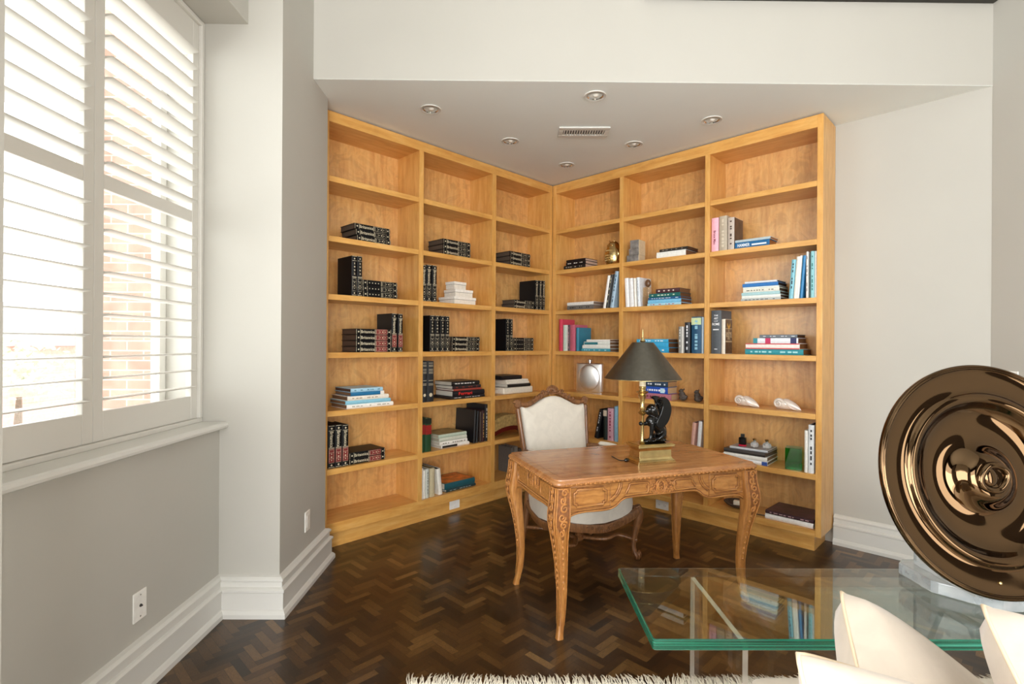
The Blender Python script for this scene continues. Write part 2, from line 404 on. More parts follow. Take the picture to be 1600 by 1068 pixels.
# ---- baseboards : profile (offset from wall, z)
BP = [(0, 0), (.050, 0), (.050, .022), (.040, .036), (.033, .041), (.033, .124), (.040, .129), (.040, .140), (.030, .147), (.022, .150), (.022, .176), (.030, .182), (.030, .190), (.018, .200), (0, .205)]
def baseboard(name, path, inward):
    """path: list of (x,y); profile pushed towards the room by mitred offsets"""
    P = [Vector(p) for p in path]; k = len(P); mb = MB(); rings = []
    for i, p in enumerate(P):
        ds = []
        if i > 0: ds.append((P[i] - P[i - 1]).normalized())
        if i < k - 1: ds.append((P[i + 1] - P[i]).normalized())
        ns = [Vector((d.y, -d.x)) * inward for d in ds]
        n = ns[0] if len(ns) == 1 else (ns[0] + ns[1]) / (1 + ns[0].dot(ns[1]))
        rings.append([Vector((p.x + n.x * a, p.y + n.y * a, z)) for a, z in BP])
    mb.loft(rings); o = mb.obj(name, M['trim']); return struct(o)
baseboard('baseboard_left', [(-1.168, .60), (-1.168, 1.21), (WX, 1.21), (WX, 2.68), (-1.168, 2.68), (-1.168, 3.345), (-1.30, 3.345)], 1)
e = WR @ Vector((-.955, BACK, 0)); f_ = WR @ Vector((-.1445, BACK, 0))
baseboard('baseboard_right', [(e.x, e.y), (2.90, (DR + BACK) / Q - 2.90), (2.90, .3)], 1)

# ---- window : sill, frame, outside sash with panes
struct(MB().prism([(-1.80, .957), (-1.445, .957), (-1.435, .962), (-1.432, .972), (-1.435, .983), (-1.445, .989), (-1.80, .989)], 1.212, 2.678, 'xz').obj('trim_1', M['trim']))
wf = MB()
X0, X1 = -1.625, -1.565
wf.box(X0, X1, 1.212, 2.678, .989, 1.010).box(X0, X1, 2.655, 2.678, 1.010, 3.027).box(X0, X1, 1.212, 1.235, 1.010, 3.027).box(X0, X1, 1.235, 2.655, 3.004, 3.027)
struct(wf.obj('window_1', M['shutter'], bevel=.003))
sash = MB()
for a in ((1.212, 1.26, .99, 3.029), (2.63, 2.678, .99, 3.029), (1.26, 2.63, .99, 1.05), (1.26, 2.63, 2.97, 3.029)):
    sash.box(-1.80, -1.755, *a)
s_ = struct(sash.obj('window_2', M['trim'], bevel=.003))
struct(MB().box(-1.781, -1.775, 1.25, 2.64, 1.04, 2.98).obj('window_pane', M['pane'], s_))

# ---- plantation shutters : two hinged panels
def louvre_mesh(y0, y1):
    n = 14; rings = []
    for y in (y0, y1):
        ring = []
        for i in range(n):
            a = 2 * PI * i / n; ring.append(Vector((.0445 * math.cos(a), y, .0055 * math.sin(a))))
        rings.append(ring)
    return MB().loft(rings).mesh('louvre', M['shutter'], 30)
def shutter(y0, y1, label):
    t = thing('plantation_shutter', label, 'shutter', T(-1.595, y0, 0), 'plantation shutters in the window')
    W_ = y1 - y0; st = .048
    fr = MB()
    z0, z1 = 1.011, 3.003
    fr.box(-.014, .014, 0, st, z0, z1).box(-.014, .014, W_ - st, W_, z0, z1)
    fr.obj('stile', M['shutter'], t, bevel=.003)
    MB().box(-.013, .013, st, W_ - st, z0, 1.125).obj('bottom_rail', M['shutter'], t, bevel=.003)
    MB().box(-.013, .013, st, W_ - st, 1.993, 2.052).obj('middle_rail', M['shutter'], t, bevel=.003)
    MB().box(-.013, .013, st, W_ - st, 2.868, z1).obj('top_rail', M['shutter'], t, bevel=.003)
    lm = louvre_mesh(st + .002, W_ - st - .002)
    for grp_, z in [(0, 1.172 + .0826 * i) for i in range(10)] + [(1, 2.095 + .0826 * i) for i in range(10)]:
        l = link('louvre', lm, t); l.location = (0, 0, z - .001); l.rotation_euler = (0, R(-7 if grp_ else -4), 0)
    return t
shutter(1.236, 1.992, 'white plantation shutter panel nearer the camera, showing blank bright sky')
shutter(1.994, 2.654, 'white plantation shutter panel beside the pier, red brick visible through its louvres')

# ---- outside the window: brick return, far house and tree
def brick():
    k = N('red_brick'); k.bsdf((.5, .2, .15), .85); v = k.coord((1, 1, 1), (R(90), 0, 0))
    b = k.n('TexBrick'); b.inputs['Scale'].default_value = 1; b.inputs['Brick Width'].default_value = .17; b.inputs['Row Height'].default_value = .050
    b.inputs['Mortar Size'].default_value = .0035; b.inputs['Color1'].default_value = (*lin('b98475'), 1); b.inputs['Color2'].default_value = (*lin('a97464'), 1); b.inputs['Mortar'].default_value = (*lin('c2a497'), 1)
    k.l(v, b.inputs[0]); f = k.noise(k.coord(), 9, 3); k.l(k.mult(b.outputs[0], k.ramp(f, [(.3, (.8, .78, .76)), (.7, (1.1, 1.08, 1.05))])), k.b.inputs['Base Color']); return k.m
M['brick'] = brick()
struct(MB().box(-2.22, -1.80, 2.68, 2.90, -3, HI).obj('wall_outside_brick', M['brick']))
t = thing('street_house', 'low red brick house with grey roof across the street beyond the shutters', 'house', T(-21, 19, -3))
MB().box(-4, 4, -3, 3, 0, 4.2).obj('wall', M['brick'], t)
MB().prism([(-4.4, 4.2), (4.4, 4.2), (0, 6.0)], -3.3, 3.3, 'xz').obj('roof', plain('grey_roof_shingle', '7d7a78', .9, vary=.2, scale=3), t)
t = thing('street_tree', 'pale green tree beyond the window, low behind the near shutter panel', 'tree', T(-15.5, 16.5, -3))
MB().tube([(0, 0, 0), (.05, 0, 1.4), (0, .1, 2.6)], [.16, .12, .07]).obj('trunk', plain('bark', '5a4a3c', .9, vary=.3), t)
rnd = random.Random(3); tm = MB()
for i in range(420):
    a = rnd.uniform(0, 2 * PI); el = rnd.uniform(-.6, 1.4); rr = rnd.uniform(.6, 1.5)
    c = Vector((rr * math.cos(a) * math.cos(el), rr * math.sin(a) * math.cos(el), 3.3 + rr * .9 * math.sin(el))); s = rnd.uniform(.08, .16)
    d1 = Vector((rnd.uniform(-1, 1), rnd.uniform(-1, 1), rnd.uniform(-1, 1))).normalized() * s; d2 = d1.orthogonal().normalized() * s * .6
    tm.add([c - d1, c + d2, c + d1, c - d2], [(0, 1, 2, 3)])
tm.obj('foliage', plain('leaf_green', 'a9ad93', .8, vary=.3, scale=3), t, fixn=False)

# ---- outlets and switches
def plate(name, label, Mx, kind):
    t = thing(name, label, 'switch' if 'switch' in name else 'outlet', Mx)
    w_, h_ = .072, .116
    if kind == 'duplex_h': w_, h_ = .116, .074
    if kind == 'cable': w_, h_ = .076, .118
    MB().box(-w_ / 2, w_ / 2, -.006, 0, -h_ / 2, h_ / 2).obj('cover_plate', M['plastic'], t, bevel=.003)
    if kind == 'cable':
        MB().lathe([(.006, 0), (.006, .004), (.003, .0045), (.003, .009)], 12, M=T(0, -.006, 0) @ RX(90)).obj('cable_jack', M['slot'], t)
        for z in (-.043, .043): MB().lathe([(.003, 0), (.003, .0015)], 10, M=T(0, -.006, z) @ RX(90)).obj('screw', M['chrome'], t)
    elif kind == 'rocker':
        MB().box(-.017, .017, -.0085, -.006, -.034, .034).obj('rocker', M['plastic'], t, bevel=.002)
    elif kind == 'blank': pass
    else:
        MB().box(-.050, .050, -.0085, -.006, -.017, .017).obj('socket_face', M['plastic'], t, bevel=.002)
        sl = MB()
        for cx in (-.026, .026):
            sl.box(cx - .008, cx - .003, -.0092, -.0084, .004, .006).box(cx - .008, cx - .003, -.0092, -.0084, -.006, -.004).box(cx + .005, cx + .009, -.0092, -.0084, -.002, .002)
        sl.obj('slots', M['slot'], t)
    return t
plate('cable_outlet', 'white cable outlet plate low on the wall under the window sill', T(WX, 2.103, .337) @ RZ(90), 'cable')
plate('wall_outlet', 'small white rocker plate low on the pier wall beside the left bookcase', T(-1.168, 3.04, .358) @ RZ(90), 'rocker')
plate('plinth_outlet', 'white plate on the plinth of the left bookcase', WL @ T(2.741, .040, .062), 'blank').children[0].scale = (1.5, 1, .60)
plate('plinth_outlet', 'white double socket on the plinth of the right bookcase behind the desk', WR @ T(-2.143, .040, .062), 'duplex_h')
plate('light_switch', 'white switch plate on the right wall just above the bronze dish', T(2.90, 2.965, 1.20) @ RZ(-90), 'rocker')

# ---- recessed downlights and vent in the nook ceiling
dl = MB().lathe([(.026, .040), (.040, .036), (.046, .012), (.050, .0), (.055, -.004), (.068, -.005), (.070, 0), (.070, .0015), (.048, .0015)], 36, cap=False).mesh('trim_ring', M['trim'], 40)
ref = MB().lathe([(.020, .030), (.036, .020), (.044, .004), (.050, -.0035)], 30, cap=False).mesh('reflector', M['chrome'], True)
bulb = MB().lathe([(.001, -.002), (.010, -.001), (.018, .006), (.020, .014), (.020, .030)], 20).mesh('lamp_bulb', plain('frosted_bulb', 'e8e4da', .2), True)
DLP = [(0.538, 3.269, 'nearest the front edge of the nook ceiling'), (-0.528, 3.48, 'nearest the left wall'), (1.406, 3.607, 'nearest the outer end of the right bookcase'),
       (0.971, 4.059, 'above the middle of the right bookcase'), (0.005, 4.017, 'above the middle of the left bookcase'), (0.499, 4.538, 'deepest in the corner of the nook')]
for x, y, d in DLP:
    t = thing('recessed_downlight', 'round recessed ceiling spotlight ' + d, 'ceiling light', T(x, y, ZC - .0022), 'recessed spotlights in the nook ceiling')
    link('trim_ring', dl, t).location = (0, 0, 0)
    link('reflector', ref, t).location = (0, 0, -.001); link('lamp_bulb', bulb, t).location = (.004, 0, -.006)
t = thing('ceiling_vent', 'white rectangular air vent in the nook ceiling with dark slots', 'vent', T(.545, 3.825, ZC) @ RZ(-1.5))
vf = MB(); w_, h_ = .185, .088
vf.box(-w_, w_, -h_, -.042, -.012, 0).box(-w_, w_, .042, h_, -.012, 0).box(-w_, -.150, -.042, .042, -.012, 0).box(.150, w_, -.042, .042, -.012, 0)
vf.obj('frame', M['trim'], t, bevel=.004)
MB().box(-.150, .150, -.042, .042, -.002, -.0005).obj('dark_duct', M['slot'], t)
for i in range(16):
    x = -.141 + i * .0188
    MB().box(-.0045, .0045, -.042, .042, -.011, -.002, M=T(x, 0, 0)).obj('slat', M['trim'], t)
# dark frame hung high on the fascia
t = thing('picture_frame', 'dark framed panel high on the white wall, only its bottom edge showing', 'picture frame', T(1.85, 3.10, 3.455))
fm = MB(); fm.box(-1.05, 1.048, -.045, -.002, 0, .05).box(-1.05, 1.048, -.045, -.002, 1.15, 1.20).box(-1.05, -1.0, -.045, -.002, .05, 1.15).box(.998, 1.048, -.045, -.002, .05, 1.15)
fm.obj('frame', plain('ebony_frame', '2a2620', .5), t, bevel=.003)
MB().box(-1.0, .998, -.025, -.002, .05, 1.15).obj('canvas', plain('muted_canvas', '6b6255', .9, vary=.3, scale=2), t)

# =================================================================== BOOKCASES
ZS = {'L': [2.519, 2.116, 1.724, 1.330, .935, .542], 'R': [2.510, 2.116, 1.722, 1.329, .936, .528]}
def bookcase(W_, us, zs, zbot, label, stile_l, stile_r, rail):
    """us: bay limits [(u0,u1)...]"""
    t = thing('bookcase', label, 'bookcase', W_)
    uL, uR = us[0][0] - stile_l, us[-1][1] + stile_r
    D = .31; TOP = 2.953; zb = .108
    MB().box(uL, us[0][0], 0, D, zb, TOP).obj('side_panel', M['maple_v'], t, bevel=.0015)
    MB().box(us[-1][1], uR, 0, D, zb, TOP).obj('side_panel', M['maple_v'], t, bevel=.0015)
    for a, b in zip(us[:-1], us[1:]): MB().box(a[1], b[0], .0, .298, zbot, rail).obj('divider', M['maple_v'], t, bevel=.0015)
    MB().box(us[0][0], us[-1][1], 0, .298, rail, TOP).obj('top_rail', M['maple'], t, bevel=.0015)
    MB().box(us[0][0], us[-1][1], 0, .298, zb, zbot).obj('bottom_shelf', M['maple'], t, bevel=.0015)
    MB().box(us[0][0], us[-1][1], .298, D, zb, TOP).obj('back_panel', M['maple_back'], t)
    MB().box(uL + (.05 if us[0][0] > 0 else .045), uR - (.05 if us[0][0] < 0 else .0), .040, D, 0, zb).obj('plinth', M['maple'], t)
    for a, b in us:
        for z in zs: MB().box(a + .001, b - .001, .001, .297, z - .038, z).obj('shelf', M['maple'], t, bevel=.002)
    return t
UL = [(1.614, 2.344), (2.386, 3.116), (3.162, 3.889)]
UR = [(-3.278, -2.551), (-2.512, -1.775), (-1.737, -.998)]
bookcase(WL, UL, ZS['L'], .177, 'tall honey birch bookcase on the left, filled mostly with black encyclopedia volumes', .044, .041, 2.881)
bookcase(WR, UR, ZS['R'], .151, 'tall honey birch bookcase on the right, holding coloured books and shells', .042, .036, 2.869)

# =================================================================== BOOKS
LET = {}
def cover_mesh(t, h, d, mats, board=.003, rounded=True):
    """hardback: boards at x=0 and x=t, rounded spine at y=0, head at z=h"""
    mb = MB(); n = 6 if rounded and t > .012 else 2; b = min(board, t * .2)
    rb = min(.25 * t, .006) if n > 2 else .0004
    outer = [(0, d)] + [(t * i / n, rb * (1 - math.sin(PI * i / n))) for i in range(n + 1)] + [(t, d)]
    inner = [(b, d)] + [(b + (t - 2 * b) * i / n, b + rb + .0005) for i in range(n + 1)] + [(t - b, d)]
    k = len(outer); vs = [];
    for z in (0, h): vs += [(x, y, z) for x, y in outer] + [(x, y, z) for x, y in inner]
    fs = []
    for i in range(k - 1):
        fs.append((i, i + 1, 2 * k + i + 1, 2 * k + i)); fs.append((k + i, 3 * k + i, 3 * k + i + 1, k + i + 1))
        fs.append((i, k + i, k + i + 1, i + 1)); fs.append((2 * k + i, 2 * k + i + 1, 3 * k + i + 1, 3 * k + i))
    for i in (0, k - 1): fs.append((i, 2 * k + i, 3 * k + i, k + i))
    mb.add(vs, fs); return mb.mesh('cover', mats, 50)
def page_mesh(t, h, d, mat):
    b = min(.003, t * .2); i = .004 if t > .02 else .002
    return MB().box(b, t - b, b + .001 + min(.25 * t, .006), d - .004, i, h - i).mesh('page_block', mat)
def lettering(st, t, h):
    key = (st, round(t, 3), round(h, 2))
    if key in LET: return LET[key]
    g = MB(); y = -.0006; out = []
    def band(z0, z1, x0=.06, x1=.94, mi=0, yy=y, mb=g): mb.add([(t * x0, yy, z0 * h), (t * x1, yy, z0 * h), (t * x1, yy, z1 * h), (t * x0, yy, z1 * h)], [(0, 1, 2, 3)], mi)
    X, Z = Vector((1, 0, 0)), Vector((0, 0, 1)); O = Vector((0, y, 0))
    if st in ('brit', 'britr') or st[0] == 'y':
        for z in (.985, .875, .475, .455, .02): band(z, z + .008)
        def gem(z, s=.16):
            g.add([(t * (.5 - s), y, z * h), (t * .5, y, z * h - t * s), (t * (.5 + s), y, z * h), (t * .5, y, z * h + t * s)], [(0, 1, 2, 3)])
        gem(.93); gem(.07)
        if st in ('brit', 'britr'):
            text_fit(g, 'Britannica', 0, 0, .37 * h, .52 * t, -Z, X, Vector((t * .5, y, h * .675)), bold=.012)
        elif st == 'yb':
            for i in range(4): band(.80 - i * .085, .825 - i * .085, .42, .58)
        else:
            for i, c in enumerate(st[1:]): text_fit(g, c, 0, 0, .30 * t if c != '1' else .12 * t, .045 * h, X, Z, Vector((t * .5, y, h * (.81 - i * .085))), bold=.01)
        if st == 'britr':
            r = MB(); yy = y * .5
            r.add([(t * .04, yy, .13 * h), (t * .96, yy, .13 * h), (t * .96, yy, .45 * h), (t * .04, yy, .45 * h)], [(0, 1, 2, 3)])
            out.append(('spine_label', r.mesh('spine_label', plain('crimson_spine_label', '7a2626', .5), fixn=False)))
        for z in (.43, .36, .22, .12): band(z, z + .005, .10, .90)
        gem(.26, .14); gem(.33, .10); gem(.185, .1)
        for xx in (.14, .86): band(.15, .42, xx - .015, xx + .015)
        out.append(('spine_lettering', g.mesh('spine_lettering', M['gilt'], fixn=False)))
    else:
        d = dict(p.split('=') if '=' in p else (p, '1') for p in st.split(','))
        if 'bars' in d:
            rn = random.Random(st); z = .90
            b = MB()
            while z > .14:
                l = rn.uniform(.03, .09); gap = rn.uniform(.015, .05)
                b.add([(t * .36, y, (z - l) * h), (t * .64, y, (z - l) * h), (t * .64, y, z * h), (t * .36, y, z * h)], [(0, 1, 2, 3)]); z -= l + gap
                if rn.random() < .25: z -= .1
            out.append(('spine_marks', b.mesh('spine_marks', bcol(d['bars']), fixn=False)))
        if 't' in d:
            b = MB(); parts = d['t'].split('|')
            if 'horiz' in d:
                hs = [.035, .05, .025, .065]; zz = .90
                for s_, hh in zip(parts, hs):
                    text_fit(b, s_, 0, 0, t * (.42 if len(s_) < 4 else .74), hh * h * .9, X, Z, Vector((t * .5, y, zz * h - hh * h / 2)), bold=.02); zz -= hh + .025
                b.add([(t * .2, y, .545 * h), (t * .8, y, .545 * h), (t * .8, y, .57 * h), (t * .2, y, .57 * h)], [(0, 1, 2, 3)]); b.add([(t * .35, y, .10 * h), (t * .65, y, .10 * h), (t * .65, y, .115 * h), (t * .35, y, .115 * h)], [(0, 1, 2, 3)])
            else:
                wd, cz, hh = {'Ferrari': (.42, .62, .62), 'HAMMER': (.36, .74, .52), 'Bruce Mau': (.40, .42, .34)}[parts[0]]
                text_fit(b, parts[0], 0, 0, wd * h, hh * t, -Z, X, Vector((t * .5, y, h * cz)), bold=.02)
                if parts[0] == 'HAMMER': b.add([(t * .3, y, .08 * h), (t * .55, y, .08 * h), (t * .55, y, .5 * h), (t * .3, y, .5 * h)], [(0, 1, 2, 3)])
            out.append(('spine_lettering', b.mesh('spine_lettering', bcol(d['tc']), fixn=False)))
        def quad(z0, z1, col, nm, x0=0., x1=1.):
            b = MB(); b.add([(t * x0, y * .5, z0 * h), (t * x1, y * .5, z0 * h), (t * x1, y * .5, z1 * h), (t * x0, y * .5, z1 * h)], [(0, 1, 2, 3)])
            out.append((nm, b.mesh(nm, bcol(col), fixn=False)))
        if 'lab' in d: quad(.52, .80, d['lab'], 'spine_label')
        if 'top' in d: quad(.84, 1, d['top'], 'spine_band')
        if 'lab2' in d: quad(.78, .97, d['lab2'], 'spine_label')
        if 'end' in d: quad(0, .12, d['end'], 'spine_band')
        if 'half' in d: quad(.45, .98, d['half'], 'spine_band', .15, .85)
        if 'sq' in d: quad(.12, .32, d['sq'], 'spine_label', .15, .85)
        if 'rim' in d: quad(0, 1, d['rim'], 'spine_band', 0, .18); quad(0, 1, d['rim'], 'spine_band', .84, 1)
        if 'stripes' in d: quad(.9, 1, '2a8c98', 'spine_band'); quad(.60, .72, 'c02a5a', 'spine_band'); quad(.03, .16, '23285a', 'spine_band')
        if 'ref' in d:
            b = MB()
            for z in (.95, .90, .87, .80, .77, .73, .70, .52, .44, .41):
                b.add([(t * .16, y, z * h), (t * .84, y, z * h), (t * .84, y, (z + .008) * h), (t * .16, y, (z + .008) * h)], [(0, 1, 2, 3)])
            b.lathe([(t * .24, 0), (t * .24, .0002)], 20, M=T(t * .5, y, h * .17) @ RX(90))
            out.append(('spine_lettering', b.mesh('spine_lettering', M['gilt'])))
    LET[key] = out; return out
CM = {}; PM = {}
def book(row, name='book'):
    w_, m_, u, v, z, h, t, dd, lean, st, lab, grp = row
    base = WL if w_ == 'L' else WR
    Mx = base @ T(u, v, z + .0004)
    if m_ == 'S': Mx = Mx @ T(h, 0, 0) @ RY(-90)
    elif lean: Mx = Mx @ T(0, 0, t * math.sin(R(abs(lean))) if lean > 0 else 0) @ RY(lean) if lean > 0 else Mx @ RY(lean)
    d = {'c': '0c0c0e', 'p': '5a4638'} if (st in ('brit', 'britr', 'yb') or (st[0] == 'y')) else dict(p.split('=') if '=' in p else (p, '1') for p in st.split(','))
    if st[0] == 'y' or st == 'brit': d['p'] = '5c5044'
    o = thing('book', lab, 'book', Mx, grp)
    if 'box' in d:
        MB().box(0, t, 0, dd, 0, h).obj('slipcase', bcol(d['c']), o, bevel=.012, seg=4); o.name = 'box'; o['category'] = 'box'
        return o
    ck = (round(t, 4), round(h, 3), dd, d['c'])
    if ck not in CM: CM[ck] = cover_mesh(t, h, dd, bcol(d['c'], .5 if d['c'] == '0c0c0e' else .45), .0025)
    link('cover', CM[ck], o)
    pk = (round(t, 4), round(h, 3), dd, d['p'])
    if pk not in PM: PM[pk] = page_mesh(t, h, dd, pcol(d['p']))
    link('page_block', PM[pk], o)
    for nm, me in lettering(st, t, h): link(nm, me, o)
    if 'top2' in d:
        MB().box(t + .0001, t + .0006, .01, dd - .006, .006, h - .006).obj('cover_picture', plain('cover_picture_' + d['top2'], d['top2'], .4, vary=.55, scale=14), o)
    if 'cov' in d:
        X, Z = Vector((0, 1, 0)), Vector((0, 0, 1))
        MB().box(t + .0001, t + .0006, .002, dd - .002, .003, h - .003).obj('cover_picture', plain('brown_patterned_cover', '5a4028', .4, vary=.45, scale=40), o)
        b = MB(); O_ = Vector((t + .0008, dd * .5, 0))
        for k_ in range(3):
            for sgn in (-1, 1):
                z1 = h * (.95 - .035 * k_); yy = O_.y + sgn * .028
                b.add([(O_.x, O_.y, z1 - .050), (O_.x, yy, z1 - .020), (O_.x, yy, z1 - .012), (O_.x, O_.y, z1 - .042)], [(0, 1, 2, 3)])
        b.obj('cover_emblem', bcol('d8a83c'), o, fixn=False)
        b = MB()
        for s_, z_, w2, h2 in (('THE', .66, .02, .014), ('HOUSE STYLE', .55, .105, .040), ('BOOK', .44, .04, .016)): text_fit(b, s_, 0, 0, w2, h2, X, Z, O_ + Z * (z_ * h), bold=.015)
        for z_ in (.72, .36, .34): b.add([(O_.x, .006, z_ * h), (O_.x, dd - .006, z_ * h), (O_.x, dd - .006, z_ * h + .003), (O_.x, .006, z_ * h + .003)], [(0, 1, 2, 3)])
        b.obj('cover_lettering', bcol('ecd9b0'), o, fixn=False)
    if 'side' in d:
        MB().box(t + .0001, t + .0006, .004, dd - .002, .003, h - .003).obj('cover_picture', plain('cover_photo', d['side'], .4, vary=.6, scale=16), o)
    return o
